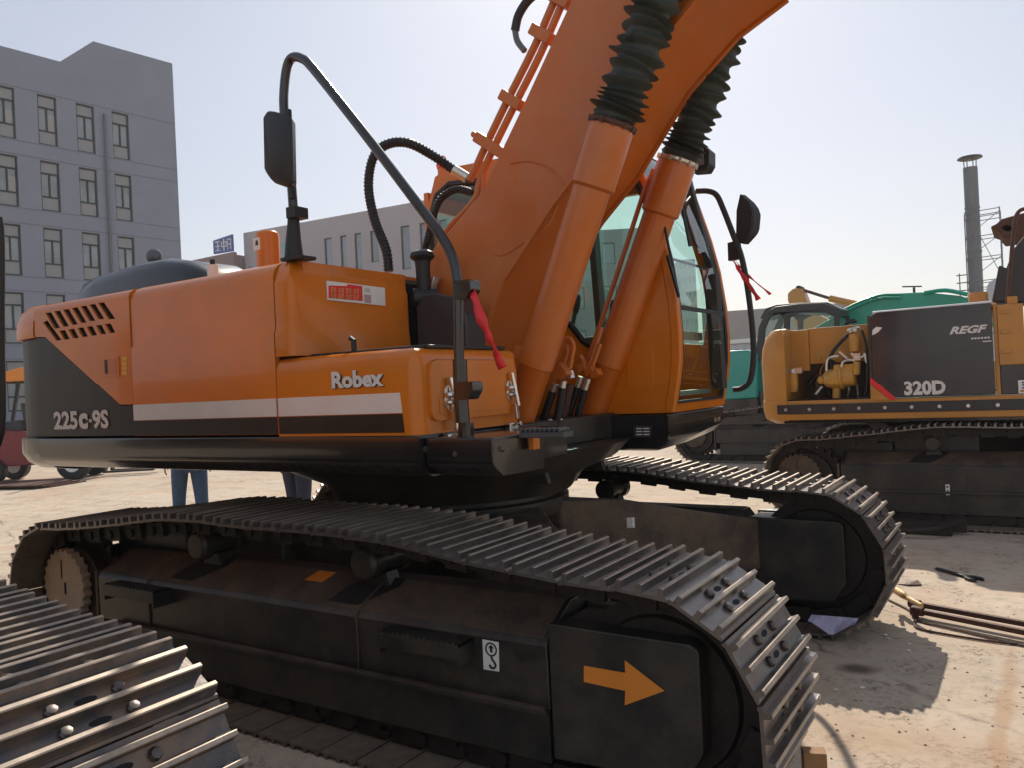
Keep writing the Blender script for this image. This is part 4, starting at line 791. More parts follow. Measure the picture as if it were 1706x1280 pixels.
for i in range(11):
    x0 = 1.02+.05*i+rr.uniform(-.02, .02); b = MB(); z0 = rr.uniform(1.28, 1.5); y0 = rr.uniform(4.9, 5.15)
    b.tube([(x0, y0, 1.26), (x0+rr.uniform(-.03, .03), y0-.03, z0), (x0+rr.uniform(-.08, .08), y0, z0+.12), (x0+rr.uniform(-.16, .12), y0+.12, z0+.22)], rr.choice((.009, .012, .016)), 7, k=4); bk('bay_hose', rr.choice((RUBBER, RUBBER, ZINC, YELLOWD, BROWN)))
b = MB(); [b.box(1.05+.12*i, 4.955, 1.66+.05*(i % 2), 1.10+.12*i, 4.98, 1.70+.05*(i % 2)) for i in range(4)]; b.box(1.04, 4.972, 1.64, 1.52, 4.981, 1.74); bk('bay_bracket', YELLOWD, .003)
dr = [(1.640, 1.242), (2.655, 1.242), (2.655, 2.088), (1.70, 2.088), (1.640, 2.05)]
b = MB(); b.prism(dr, 'y', yb-.005, yb+.04); dd = bk('side_door', NAVY, .008)
b = MB(); b.tube([(1.66, yb+.01, 2.085), (2.66, yb+.01, 2.092)], .014, 8); bk('door_top_edge', SILVER)
b = MB(); b.prism(Y4((1450, 628), (1495, 666), (1483, 667), (1450, 640)), 'y', yb-.0075, yb-.005); b.prism(Y4((1450, 641), (1482, 667), (1451, 667)), 'y', yb-.0075, yb-.005, mi=1); bk('corner_decal', [RED, YELLOW]); b = MB()
b.prism(Y4((1453, 558), (1454, 549), (1460, 544), (1470, 545), (1464, 552), (1458, 556)), 'y', yb-.0075, yb-.005, mi=2); bk('crescent_decal', [REDP, YELLOW, WHITE])
b = MB(); P = YP(1507, 660, yb-.006); Q = YP(1576, 658, yb-.006); text_mesh(b, '320D', (P.x, yb-.0065, P.z), (1, 0, 0), (0, 0, 1), at(1507, 635, 'y', yb).z-P.z, Q.x-P.x, bold=.045)
bk('model_lettering', LETTER, smooth=False); b = MB(); P = YP(1582, 557, yb-.006); Q = YP(1646, 555, yb-.006); text_mesh(b, 'REGF', (P.x, yb-.0065, P.z), (1, 0, 0), (0, 0, 1), .072, Q.x-P.x, bold=.04, shear=.35)
P = YP(1618, 565, yb-.006)
for i in range(6): b.box(P.x+i*.026, yb-.008, P.z, P.x+.018+i*.026, yb-.0065, P.z+.016)
b.box(P.x+.09, yb-.008, P.z-.03, P.x+.16, yb-.0065, P.z-.02); bk('door_lettering', LETTER, smooth=False)
b = MB(); b.box(2.70, yb+.0, 1.52, 2.90, yb+.08, 2.06); b.box(2.665, yb+.02, 1.24, 2.70, yb+.5, 2.08)
for zz in (1.62, 1.80, 1.98): b.box(2.72, yb-.012, zz, 2.80, yb, zz+.03)
b.box(2.78, yb+.02, 2.06, 2.86, yb+.12, 2.13); bk('hood_post', YELLOW, .006)
b = MB(); b.box(2.70, yb+.02, 1.24, 4.9, yb+.06, 1.515); b.box(2.93, yb+.05, 1.515, 4.9, yb+.5, 1.9); bk('front_side_panel', NAVY, .008)
b = MB(); P = at(1696, 633, 'y', yb+.018); Q = at(1712, 656, 'y', yb+.018); b.box(P.x, yb+.016, Q.z, P.x+.12, yb+.019, P.z); b.box(P.x+.012, yb+.014, Q.z+.012, P.x+.11, yb+.016, Q.z+.03, mi=1)
for i in range(3): b.box(P.x+.03, yb+.014, P.z-.03-i*.028, P.x+.11, yb+.016, P.z-.014-i*.028, mi=2)
bk('safety_label', [WHITE, YELLOW, BLUESIGN])
b = MB(); P = YP(1630, 497, 5.2); b.lathe((P.x, 5.2, 2.0), (P.x, 5.2, P.z+.06), [(0, .085), (P.z-1.96, .085), (P.z-1.94, .075)], 20); bk('exhaust_stub', YELLOW)
b = MB(); b.prism([(1.64, 2.05), (1.70, 2.085), (2.66, 2.085), (2.66, 2.03), (1.64, 2.03)], 'y', 4.70, 7.3); b.box(2.93, 5.0, 1.9, 3.4, 7.3, 2.0); bk('engine_hood', YELLOW, .01)
b = MB(); b.prism(Y4((1652, 503), (1664, 440), (1676, 446), (1690, 412), (1712, 385), (1760, 380), (1760, 505), y=5.2), 'y', 5.2, 5.75); bk('boom_foot', LABEL, .02)
b = MB(); b.tube([YP(1678, 505, 4.75), YP(1684, 440, 4.75), YP(1690, 375, 4.75), YP(1697, 352, 4.75), YP(1712, 346, 4.75)], .018, 8, k=4); bk('handrail', BROWN)
b = MB(); b.prism(Y4((1650, 377), (1660, 372), (1668, 364), (1690, 358), (1712, 352), (1760, 350), (1760, 400), (1690, 393), (1672, 396), (1662, 384), (1652, 381), y=6.4), 'y', 6.4, 7.2, holes=[Y4((1668, 378), (1676, 374), (1686, 378), (1684, 384), (1674, 384), y=6.4)]); bk('bucket_linkage', BROWN, .03)
b = MB(); b.box(3.0, 6.45, 1.2, 4.6, 7.35, 2.9); bk('cab', CHAR, .05)
b = MB(); b.prism(Y4((1436, 700), (1450, 690), (1480, 712), (1462, 722), y=5.0), 'y', 5.0, 5.05); bk('step_grating', BOLT); b = MB(); b.prism(Y4((1535, 702), (1592, 702), (1590, 716), (1540, 718), y=5.3), 'y', 5.3, 5.6); bk('swing_motor', BROWN)
b = MB(); b.prism(Y4((1575, 808), (1582, 808), (1583, 826), (1576, 826), y=4.63-.0), 'y', 4.622, 4.626); b.prism(Y4((1578, 817), (1580, 817), (1580, 824), (1578, 824), y=4.62), 'y', 4.620, 4.622, mi=1); b.lathe(at(1578.5, 812, 'y', 4.622), at(1578.5, 812, 'y', 4.62), [(0, .011), (.001, .011)], 10, mi=1); bk('hook_sticker', [WHITE, RUBBER])
b = MB(); b.prism(Y4((1579, 798), (1583, 793), (1606, 795), (1602, 799), y=4.66), 'y', 4.64, 4.70); bk('yellow_plate', YELLOW)
shift(YX, S0)

# ------------------------------------------------------------------ teal excavator further back
TX = thing('excavator', 'teal green excavator with charcoal cab, behind the yellow one', 'excavator', (-.30, 11.4, 0))
crawler(TX, -1.195, -1, hub=MUDDY); crawler(TX, 1.195, 1, hub=MUDDY); frame_x(TX); S0 = names(); yt = 10.05
def T4(*q, y=yt): return xz(y, *q)
b = MB(); b.prism(T4((1205, 584), (1245, 582), (1262, 588), (1262, 665), (1205, 668)), 'y', yt, yt+2.6); b.build('body', TEAL, TX, bevel=.04)
b = MB(); b.prism(T4((1258, 600), (1420, 590), (1640, 590), (1640, 680), (1258, 690)), 'y', yt+.3, yt+2.6); b.build('side_body', TEAL, TX, bevel=.03)
b = MB(); co = T4((1256, 600), (1262, 545), (1272, 522), (1290, 510), (1330, 505), (1372, 504), (1392, 513), (1398, 530), (1398, 600)); w1 = T4((1273, 548), (1281, 528), (1296, 522), (1304, 530), (1304, 590), (1270, 590)); w2 = T4((1314, 528), (1330, 520), (1372, 520), (1388, 526), (1388, 590), (1314, 590))
b.prism(co, 'y', yt+.05, yt+.12, holes=[w1, w2]); b.prism(co, 'y', yt+1.0, yt+1.07, holes=[w1, w2]); b.prism(T4((1262, 530), (1272, 512), (1290, 506), (1330, 503), (1375, 502), (1395, 512), (1395, 522), (1290, 518)), 'y', yt+.12, yt+1.0); b.build('cab_shell', CHAR, TX, bevel=.02)
b = MB(); b.prism(w1, 'y', yt+.08, yt+.09); b.prism(w2, 'y', yt+.08, yt+.09); b.build('cab_window', GLASS, TX)
b = MB(); b.prism(T4((1295, 560), (1302, 590), (1275, 590), (1280, 570)), 'y', yt+.4, yt+.8); b.build('seat', SEAT, TX, bevel=.04)
b = MB(); b.prism(T4((1352, 548), (1400, 520), (1455, 490), (1540, 486), (1600, 492), (1680, 520), (1700, 540), (1660, 545), (1560, 520), (1470, 545), (1400, 572), y=yt+1.3), 'y', yt+1.3, yt+1.75); b.build('boom', GREENP, TX, bevel=.02)
b = MB()
for o_ in (0, 5): b.tube([at(px, py+o_, 'y', yt+1.25) for px, py in ((1380, 530), (1420, 508), (1462, 492), (1500, 490))], .02, 8, k=3)
b.tube([at(px, py, 'y', yt+1.25) for px, py in ((1540, 487), (1575, 483), (1612, 490))], .035, 8, k=3); b.build('boom_pipe', GREENP, TX)
b = MB(); P = at(1523, 485, 'y', yt+1.5); b.cyl(P-Vector((0, 0, .05)), P+Vector((0, 0, .07)), .02, n=8); b.bar(P+Vector((-.18, 0, .10)), P+Vector((.12, 0, .075)), .05, .02); b.build('work_lamp', RUBBER, TX)
b = MB(); b.prism(T4((1130, 655), (1660, 650), (1660, 710), (1130, 715)), 'y', yt+.1, yt+2.4); b.build('revolving_frame', BLACK, TX)
b = MB(); b.prism(T4((1225, 668), (1262, 665), (1262, 690), (1225, 692)), 'y', yt, yt+.2); b.build('lower_skirt', BLACK, TX)
shift(TX, S0)

# yellow arm beyond the teal machine
AX = thing('excavator', 'far excavator showing only its yellow bucket linkage and rod against the sky', 'excavator', (-.2, 16, 0)); S0 = names(); ya = 15.
b = MB(); b.prism(rounded(xz(ya, (1312, 500), (1312, 488), (1322, 479), (1336, 480), (1345, 503), (1342, 520), (1320, 520)), .08), 'y', ya, ya+.4); b.build('bucket_link', YELLOW, AX, bevel=.03)
b = MB(); A, B, D_ = [at(*q_, 'y', ya+.2) for q_ in ((1333, 481), (1384, 497), (1425, 506))]; b.cyl(A, B, .035, n=12, mi=1); b.cyl(B-(D_-B)*.05, D_+(D_-B)*.6, .075, n=14); b.cyl(A-Vector((0, .15, 0)), A+Vector((0, .15, 0)), .07, mi=1); b.build('arm_cylinder', [YELLOW, BROWN], AX)
b = MB(); b.prism(xz(ya, (1320, 515), (1345, 515), (1440, 560), (1500, 640), (1460, 650), (1380, 590), (1322, 540)), 'y', ya+.05, ya+.35); b.build('arm', YELLOW, AX, bevel=.02)
b = MB(); b.box(.2, 15, .3, 3.4, 17.2, 1.6); b.build('body', YELLOW, AX, bevel=.05); shift(AX, S0)

# ------------------------------------------------------------------ forklift, steel sheets, people behind the counterweight
FL = thing('forklift', 'old red forklift with orange roof standing beyond the counterweight', 'forklift', (-14.9, 5.25, 0), radians(38))
b = MB(); b.prism(rounded([(-1.3, .35), (1.0, .35), (1.05, .75), (.35, .8), (.25, 1.0), (-1.0, 1.15), (-1.35, .95)], .08), 'y', -.5, .5); b.build('body', REDP, FL, bevel=.03)
b = MB(); b.prism(rounded([(-1.25, 1.0), (-.3, 1.05), (-.35, 1.3), (-1.2, 1.25)], .05), 'y', -.35, .35); b.box(-.3, -.25, 1.0, .2, .25, 1.15); b.prism([(-.35, 1.15), (-.2, 1.15), (-.3, 1.65), (-.42, 1.65)], 'y', -.22, .22); b.build('seat', SEAT, FL, bevel=.03)
b = MB()
for y in (-.45, .45): b.bar((.55, y, .75), (.25, y, 2.12), .06, .06); b.bar((-.95, y, 1.1), (-.75, y, 2.12), .06, .06)
for i in range(7): b.bar((-.75+i*.165, -.45, 2.12), (-.75+i*.165, .45, 2.12), .04, .03)
b.build('overhead_guard', RUBBER, FL)
b = MB(); b.prism(rounded([(-.95, 2.14), (.45, 2.14), (.40, 2.24), (-.2, 2.42), (-.85, 2.28)], .06), 'y', -.52, .52); b.build('roof', ARROW, FL, bevel=.03)
b = MB()
for y in (-.35, -.22, .22, .35): b.bar((1.18, y, .1), (1.18, y, 2.2), .05, .09)
for z in (.5, 1.2, 2.1): b.bar((1.18, -.4, z), (1.18, .4, z), .06, .1)
b.cyl((1.1, .0, .2), (1.1, .0, 1.9), .05); b.build('mast', RUBBER, FL)
for y in (-.2, .2): b = MB(); b.box(1.22, y-.06, .08, 2.25, y+.06, .12); b.box(1.22, y-.06, .08, 1.27, y+.06, .6); b.build('fork', RUBBER, FL)
for x, y, r in ((.75, -.5, .33), (.75, .5, .33), (-.9, -.48, .28), (-.9, .48, .28)):
    b = MB(); b.lathe((x, y-.11, r), (x, y+.11, r), [(0, r*.6), (.0, r*.93), (.03, r), (.19, r), (.22, r*.93), (.22, r*.6)], 28); wh = b.build('wheel', RUBBER, FL); b = MB(); b.cyl((x, y-.115, r), (x, y+.115, r), r*.5); b.build('rim', WHITE, wh)
b = MB(); b.tube([(.5, 0, .8), (.3, 0, 1.15)], .03, 8); b.tube([Vector((.3+.06*cos(a*pi/8), .17*sin(a*pi/8), 1.18+.16*cos(a*pi/8)*.5)) for a in range(17)], .014, 6); b.build('steering_wheel', RUBBER, FL)
b = MB(); P = at(50, 810, 'z', 0)
for i in range(3): b.obox(P+Vector((.08*i-.1, -.1*i, .012+.026*i)), Vector((.9, .3, 0)).normalized(), Vector((-.3, .9, 0)).normalized(), Vector((0, 0, 1)), (1.0-.1*i, .45, .012))
tag(b.build('steel_sheets', BROWN, None), 'stack of rusty steel sheets lying on the ground by the forklift', 'steel sheets')

def person(loc, rz, label, trousers, step=.1, shirt=SHIRT, group=None):
    root = thing('person', label, 'person', loc, rz, group)
    J = {'pel': (0, 0, .95), 'sp': (0, 0, 1.12), 'ch': (.01, 0, 1.34), 'nk': (.02, 0, 1.47), 'h1': (.03, 0, 1.56), 'h2': (.035, 0, 1.67)}
    R_ = {'pel': .135, 'sp': .125, 'ch': .15, 'nk': .058, 'h1': .085, 'h2': .088}
    E_ = [('pel', 'sp'), ('sp', 'ch'), ('ch', 'nk'), ('nk', 'h1'), ('h1', 'h2')]
    for s_, k in ((-1, 'r'), (1, 'l')):
        J.update({k+'hp': (0, s_*.09, .90), k+'kn': (.03+s_*step*.5, s_*.11, .49), k+'an': (-.02+s_*step, s_*.12, .09), k+'to': (.14+s_*step, s_*.13, .035), k+'sh': (.0, s_*.18, 1.40), k+'el': (-.03, s_*.24, 1.12), k+'wr': (.08, s_*.25, .88), k+'ha': (.11, s_*.245, .80)})
        R_.update({k+'hp': .088, k+'kn': .058, k+'an': .04, k+'to': .035, k+'sh': .06, k+'el': .042, k+'wr': .028, k+'ha': .032})
        E_ += [('pel', k+'hp'), (k+'hp', k+'kn'), (k+'kn', k+'an'), (k+'an', k+'to'), ('ch', k+'sh'), (k+'sh', k+'el'), (k+'el', k+'wr'), (k+'wr', k+'ha')]
    def skinned(name, keys, grow, m_, parent):
        ks = list(keys); me = bpy.data.meshes.new(name); me.from_pydata([J[k] for k in ks], [(ks.index(a), ks.index(c)) for a, c in E_ if a in ks and c in ks], []); me.materials.append(m_)
        o = bpy.data.objects.new(name, me); C.objects.link(o); o.parent = parent; sk = o.modifiers.new('skin', 'SKIN'); sk.use_smooth_shade = True
        for i, k in enumerate(ks): r = R_[k]*(1 if grow == 0 else 1.12)+grow; me.skin_vertices[0].data[i].radius = (r, r); me.skin_vertices[0].data[i].use_root = (i == 0)
        sb = o.modifiers.new('sub', 'SUBSURF'); sb.levels = 2; sb.render_levels = 2; return o
    body = skinned('body', J.keys(), 0, SKIN, root)
    leg = ['pel']+[k+j for k in 'rl' for j in ('hp', 'kn', 'an')]; skinned('trousers', leg, .016, trousers, root)
    skinned('shirt', ['pel', 'sp', 'ch']+[k+j for k in 'rl' for j in ('sh', 'el')], .014, shirt, root)
    b = MB(); b.ball((.015, 0, 1.70), .098, sc=(1.05, .9, .85)); b.build('hair', HAIR, root)
    b = MB(); b.prism([(.105, 1.64), (.14, 1.615), (.11, 1.605)], 'y', -.012, .012)
    for s_ in (-1, 1): b.ball((.108, s_*.032, 1.655), .012)
    b.build('face', SKIN, root, bevel=.004)
    for s_ in (-1, 1):
        b = MB(); b.loft([[Vector((x+s_*step, s_*.13+y, z)) for x, y in ((-.09, -.04), (.16, -.045), (.20, 0), (.16, .045), (-.09, .04))] for z in (.0, .05)]+[[Vector((x+s_*step, s_*.13+y*.7, .09)) for x, y in ((-.08, -.04), (.06, -.045), (.09, 0), (.06, .045), (-.08, .04))]]); b.build('shoe', RUBBER, root, bevel=.01)
        for i in range(4): 
            b = MB(); p0 = Vector((.10+.018*i-.02, s_*.245, .79)); b.tube([p0, p0+Vector((.006, -s_*.004, -.04-.006*(i in (1, 2)))), p0+Vector((-.004, -s_*.018, -.065-.008*(i in (1, 2))))], [.009, .008, .006], 6, k=2); b.build('finger', SKIN, body)
        b = MB(); b.tube([(.125, s_*.235, .83), (.145, s_*.22, .80), (.14, s_*.21, .775)], [.011, .009, .007], 6, k=2); b.build('thumb', SKIN, body)
    return root
person((-5.02, 1.72, 0), radians(150), 'person in blue jeans standing behind the counterweight', DENIM, .12)
person((-3.72, 2.10, 0), radians(100), 'person in dark trousers standing behind the machine, nearest the swing ring', DENIMD, .10)

# ------------------------------------------------------------------ buildings
WALL = mat('wall_blue_grey', (.225, .25, .31), .85, var=.06, scale=.6, spec=.2); WALLD = mat('wall_joint', (.15, .155, .185), .85); BAND = mat('spandrel_band', (.26, .275, .285), .7, var=.06)
WALLP = mat('wall_mauve', (.40, .355, .36), .85, var=.06, scale=.4, spec=.2); FR = mat('window_frame', (.015, .018, .024), .5); CURT = mat('curtain', (.33, .34, .34), .8)
GREENW = mat('green_pane', (.16, .36, .33), .3, coat=.3)
def wallframe(az, D):
    n = Vector((cos(radians(az-90)), sin(radians(az-90)), 0)); t = Vector((cos(radians(az)), sin(radians(az)), 0)); return n, t
def building(name, label, az, D, outline, depth, wins, wmat, storeys=(), split=True, loc_u=None, mull=(.27, .74), cat='building', extra=None):
    """facade seen from the camera: outline in (u, z); u runs along the wall; n points away from the camera"""
    n, t = wallframe(az, D); n = n if n.dot(FX) > 0 else -n; O = Vector((CAM.x, CAM.y, 0))+n*D
    u_m = sum(p[0] for p in outline)/len(outline); root = thing(name, label, cat, O+t*u_m); RL = root.location.copy()
    def pt(u, z, d=0.): return O+t*u+Vector((0, 0, z))+n*d-RL
    def pris(b, poly, d0, d1, mi=0, holes=()):
        tmp = MB(); tmp.prism(poly, 'y', d0, d1, 0, holes); b.add([pt(x, z, d) for x, d, z in tmp.v], tmp.f, mi)
    holes = [[(u0, z0), (u1, z0), (u1, z1), (u0, z1)] for u0, u1, z0, z1 in wins]
    b = MB(); pris(b, outline, 0, .35, 0, holes); us = [p[0] for p in outline]; zt = min(p[1] for p in outline if p[1] > 1)
    us0, us1 = min(us), max(us)
    pris(b, [(us0, 0), (us0+.3, 0), (us0+.3, zt), (us0, zt)], .35, depth); pris(b, [(us1-.3, 0), (us1, 0), (us1, zt), (us1-.3, zt)], .35, depth); pris(b, [(us0+.3, 0), (us1-.3, 0), (us1-.3, zt), (us0+.3, zt)], depth-.3, depth); pris(b, [(us0+.3, zt-.6), (us1-.3, zt-.6), (us1-.3, zt-.3), (us0+.3, zt-.3)], .35, depth-.3)
    for z in storeys: pris(b, [(us0+.01, z), (us1-.02, z), (us1-.02, z+.035), (us0+.01, z+.035)], -.012, .0, mi=1)
    b.build('wall', [wmat, WALLD], root, smooth=False)
    for i, (u0, u1, z0, z1) in enumerate(wins):
        h = z1-z0; za = z0+h*mull[0]; zb = z0+h*mull[1]; f = MB(); w_ = .07
        for a, c_, d_, e_ in ((u0, u1, z0, z0+w_), (u0, u1, z1-w_, z1), (u0, u0+w_, z0+w_, z1-w_), (u1-w_, u1, z0+w_, z1-w_)): f_ = [(a, d_), (c_, d_), (c_, e_), (a, e_)]; pris(f, f_, .10, .18)
        if split:
            pris(f, [(u0+w_, za), (u1-w_, za), (u1-w_, za+w_), (u0+w_, za+w_)], .09, .18); pris(f, [(u0+w_, zb), (u1-w_, zb), (u1-w_, zb+w_), (u0+w_, zb+w_)], .09, .18); um = (u0+u1)/2; pris(f, [(um-.03, za+w_), (um+.03, za+w_), (um+.03, zb), (um-.03, zb)], .09, .18)
            pris(f, [(u0+w_, z0+w_), (u1-w_, z0+w_), (u1-w_, za), (u0+w_, za)], .13, .16, mi=1); pris(f, [(u0+w_, zb+w_), (u1-w_, zb+w_), (u1-w_, z1-w_), (u0+w_, z1-w_)], .13, .16, mi=1)
        fo = f.build('window', [FR, BAND], root, smooth=False)
        g_ = MB(); pris(g_, [(u0+w_, z0+w_), (u1-w_, z0+w_), (u1-w_, z1-w_), (u0+w_, z1-w_)], .17, .18); g_.build('pane', GREENW if extra == 'green' else WINGLASS, fo, smooth=False)
        rr = random.Random(i*7+3)
        if split and rr.random() < .28:
            g_ = MB(); uu = u0+w_ if rr.random() < .5 else (u0+u1)/2; g_.v; hh = (zb-za)*(.35+.5*rr.random()); pris(g_, [(uu, za+w_), (uu+(u1-u0)*.42, za+w_), (uu+(u1-u0)*.42, za+hh), (uu, za+hh)], .155, .168); g_.build('blind', CURT, fo, smooth=False)
    return root, pt, pris
wl = []
for s0_, s1_ in ((10.75, 11.62), (12.52, 13.39), (14.28, 15.15), (16.12, 16.98), (17.88, 18.75), (19.62, 20.48)):
    for zt_ in (16.49, 13.33, 10.13, 6.97, 3.80): wl.append((s0_, s1_, zt_-2.38, zt_))
LB, pt, pris = building('office_building', 'tall blue grey office block with stepped roofline at the left', 84.04, 41, [(5, 0), (23.02, 0), (23.02, 19.86), (18.86, 19.80), (17.24, 18.32), (5, 18.32)], 12, wl, WALL, storeys=(16.55, 14.05, 13.39, 10.9, 10.19, 7.7, 7.03, 4.5, 3.86))
b = MB(); b.tube([pt(19.2, 16.2, -.12), pt(19.2, .1, -.12)], .07, 8); b.build('drainpipe', GREY, LB)
k = 48/38
def K(z): return 1.536+(z-1.536)*k
wm = [(a*k, c_*k, K(z0), K(10.87)) for a, c_, z0 in ((30.8, 31.38, 8.2), (29.7, 30.18, 8.9), (28.64, 29.14, 7.8), (27.44, 28.0, 9.06), (25.28, 25.88, 8.4), (24.05, 24.6, 8.4), (22.8, 23.35, 8.4), (21.5, 22.05, 8.4))]
wm += [(a*k, c_*k, K(4.6), K(6.9)) for a, c_ in ((30.8, 31.38), (28.64, 29.14), (27.44, 28.0), (25.28, 25.88), (24.05, 24.6))]
MBD, pt, pris = building('factory_building', 'long mauve grey building with narrow windows behind the handrail', -174.059, 48, [(20.5*k, 0), (37.78*k, 0), (37.78*k, K(12.02)), (20.5*k, K(12.12))], 14, wm, WALLP, mull=(.02, .55), split=False)
for u, z0 in ((36.6, 9.0),):
    b = MB(); pris(b, [((u-.0)*k, K(z0)), ((u+.9)*k, K(z0)), ((u+.9)*k, K(z0+.9)), (u*k, K(z0+.9))], -.02, 0); b.build('pane', WINGLASS, MBD)
for u in (35.0, 34.2, 33.4): b = MB(); pris(b, [(u*k, K(9.3)), ((u+.45)*k, K(9.3)), ((u+.45)*k, K(11.0)), (u*k, K(11.0))], -.02, 0); b.build('pane', GREENW, MBD)
SB, pt, pris = building('roof_block', 'low brick block with a blue sign, just left of the mauve grey building', -174.059, 47, [(37.9*k, 0), (42*k, 0), (42*k, K(10.6)), (37.9*k, K(10.75))], 8, [], mat('brick_brown', (.22, .15, .14), .85))
b = MB(); pris(b, [(37.95*k, K(10.8)), (39.6*k, K(10.8)), (39.6*k, K(11.65)), (37.95*k, K(11.85))], 0, .15); sg = b.build('sign_board', BLUESIGN, SB)
b = MB()
def stroke(u0, z0, u1, z1): pris(b, [(u0*k, K(z0)), (u1*k, K(z0)), (u1*k, K(z1)), (u0*k, K(z1))], -.03, -.005)
for x0 in (39.35,): [stroke(x0-.35, z, x0+.05, z+.05) for z in (10.95, 11.22, 11.5)]; stroke(x0-.2, 10.95, x0-.13, 11.55)
for x0 in (38.75,): stroke(x0-.12, 10.9, x0-.05, 11.65); stroke(x0-.32, 11.15, x0+.14, 11.2); stroke(x0-.32, 11.42, x0+.14, 11.47); stroke(x0-.32, 11.15, x0-.27, 11.47); stroke(x0+.09, 11.15, x0+.14, 11.47)
for x0 in (38.2,): stroke(x0-.15, 10.95, x0-.1, 11.6); stroke(x0+.12, 10.95, x0+.17, 11.6); stroke(x0-.15, 11.25, x0+.17, 11.3); stroke(x0-.15, 11.55, x0+.17, 11.6)
b.build('sign_characters', WHITE, sg, smooth=False)
# grey building seen through the cab, towers far off, low building at right
def ray_u(px, D, az):
    n, t = wallframe(az, D); n = n if n.dot(FX) > 0 else -n; d = FX+(px-853)/FPX*RX; s_ = D/d.dot(n); return (d*s_).dot(t)
def ray_z(px, py, D, az):
    n, t = wallframe(az, D); n = n if n.dot(FX) > 0 else -n; d = FX+(px-853)/FPX*RX-(py-640)/FPX*UX; return CAM.z+d.z*D/d.dot(n)
az = -150; D = 75; u0, u1 = sorted((ray_u(850, D, az), ray_u(1108, D, az))); zt = ray_z(960, 385, D, az)
ww = [(u0+1+3*i, u0+2.2+3*i, zt-3.2-r*4, zt-1.2-r*4) for i in range(int((u1-u0-2)/3)) for r in range(3)]
building('factory_building', 'grey factory block seen through the cab side window', az, D, [(u0, 0), (u1, 0), (u1, zt), (u0, zt)], 14, ww, mat('wall_grey', (.26, .27, .28), .85), split=False)
for i, (pa, pb, py, D, lab) in enumerate(((1118, 1143, 462, 190, 'narrower pale tower seen through the windscreen, nearer the wiper'), (1140, 1168, 432, 230, 'tallest pale tower seen through the windscreen'), (1090, 1122, 420, 260, 'slim far tower hidden partly by the cab pillar'))):
    az = -150; u0, u1 = sorted((ray_u(pa, D, az), ray_u(pb, D, az))); zt = ray_z(pa, py, D, az); nw = 4
    ww = [(u0+(u1-u0)*(j+.25)/nw, u0+(u1-u0)*(j+.75)/nw, zt-2.4-r*4, zt-.9-r*4) for j in range(nw) for r in range(6)]
    building('tower', lab, az, D, [(u0, 0), (u1, 0), (u1, zt), (u0, zt)], 12, ww, mat('wall_tower', (.34, .36, .38), .85), split=False)
az = -165; D = 62; u0, u1 = sorted((ray_u(1175, D, az), ray_u(1560, D, az))); zt = ray_z(1250, 515, D, az)
building('warehouse', 'low beige warehouse on the horizon between the two cabs', az, D, [(u0, 0), (u1, 0), (u1, zt), (u0, zt)], 15, [(u1-3-2*i, u1-2-2*i, 2.4, 3.6) for i in range(10)], mat('wall_beige', (.30, .285, .27), .85, var=.08), split=False)
# striped booth
P = at(1236, 600, 'y', 14.0); BT = thing('booth', 'small booth with purple and white striped wall beside the teal body', 'booth', (P.x, 14.0, 0)); b = MB(); b.box(-.9, 0, 0, .55, 1.2, 2.25); b.build('wall', mat('booth_white', (.55, .55, .62), .7), BT, bevel=.02)
b = MB()
for i in range(8): b.box(-.82+i*.17, -.02, 1.2, -.74+i*.17, -.001, 2.12)
b.build('striped_panel', mat('booth_purple', (.10, .10, .26), .6), BT); b = MB(); b.box(-1.0, -.1, 2.25, .65, 1.3, 2.34); b.build('roof', WHITE, BT)

# chimney, scaffold and tank
CH = thing('chimney', 'tall grey steel chimney with a flat rain cap rising beyond the yellow hood', 'chimney', (.62, 45, 0))
b = MB(); b.cyl((0, 0, 0), (0, 0, 11.85), .34, n=28); [b.lathe((0, 0, z), (0, 0, z+.06), [(0, .34), (0, .37), (.06, .37), (.06, .34)], 28) for z in (2.5, 5.1, 7.4, 9.7)]; b.build('flue', GREY, CH)
b = MB(); b.lathe((0, 0, 12.3), (0, 0, 12.52), [(0, .55), (.03, .60), (.10, .56), (.2, .1)], 28)
for a in range(4): b.tube([(.3*cos(a*pi/2+.5), .3*sin(a*pi/2+.5), 11.8), (.32*cos(a*pi/2+.5), .32*sin(a*pi/2+.5), 12.34)], .025, 6)
b.build('rain_cap', RUBBER, CH)
SC = thing('scaffold', 'thin pipe scaffold tower wrapped around the lower half of the chimney', 'scaffold', (1.0, 45, 0)); b = MB()
X0, X1, Y0, Y1 = -.72, .85, -.7, .7
for x in (X0, X1):
    for y in (Y0, Y1): b.tube([(x, y, 0), (x, y, 9.5 if x > 0 else 9.3)], .03, 6)
zz = [1.2, 2.6, 3.9, 5.1, 5.45, 5.8, 7.0, 8.1, 9.1, 9.4]
for z in zz:
    for y in (Y0, Y1): b.tube([(X0, y, z), (X1, y, z+.05)], .022, 5)
    for x in (X0, X1): b.tube([(x, Y0, z), (x, Y1, z)], .022, 5)
for a, c_ in ((5.8, 7.0), (7.0, 8.1), (8.1, 9.3), (3.9, 5.1)): b.tube([(X0, Y0, a), (X1, Y0, c_)], .018, 5)
b.tube([(-.05, Y0, 8.1), (X1, Y0, 5.9)], .018, 5)
for z in (5.0, 5.4, 5.8, 6.2): b.tube([(X0-.5, Y0, z), (X0, Y0, z)], .03, 5)
b.tube([(X0-.35, Y0, 4.6), (X0-.35, Y0, 6.3)], .03, 5); b.build('pipes', GREY, SC)
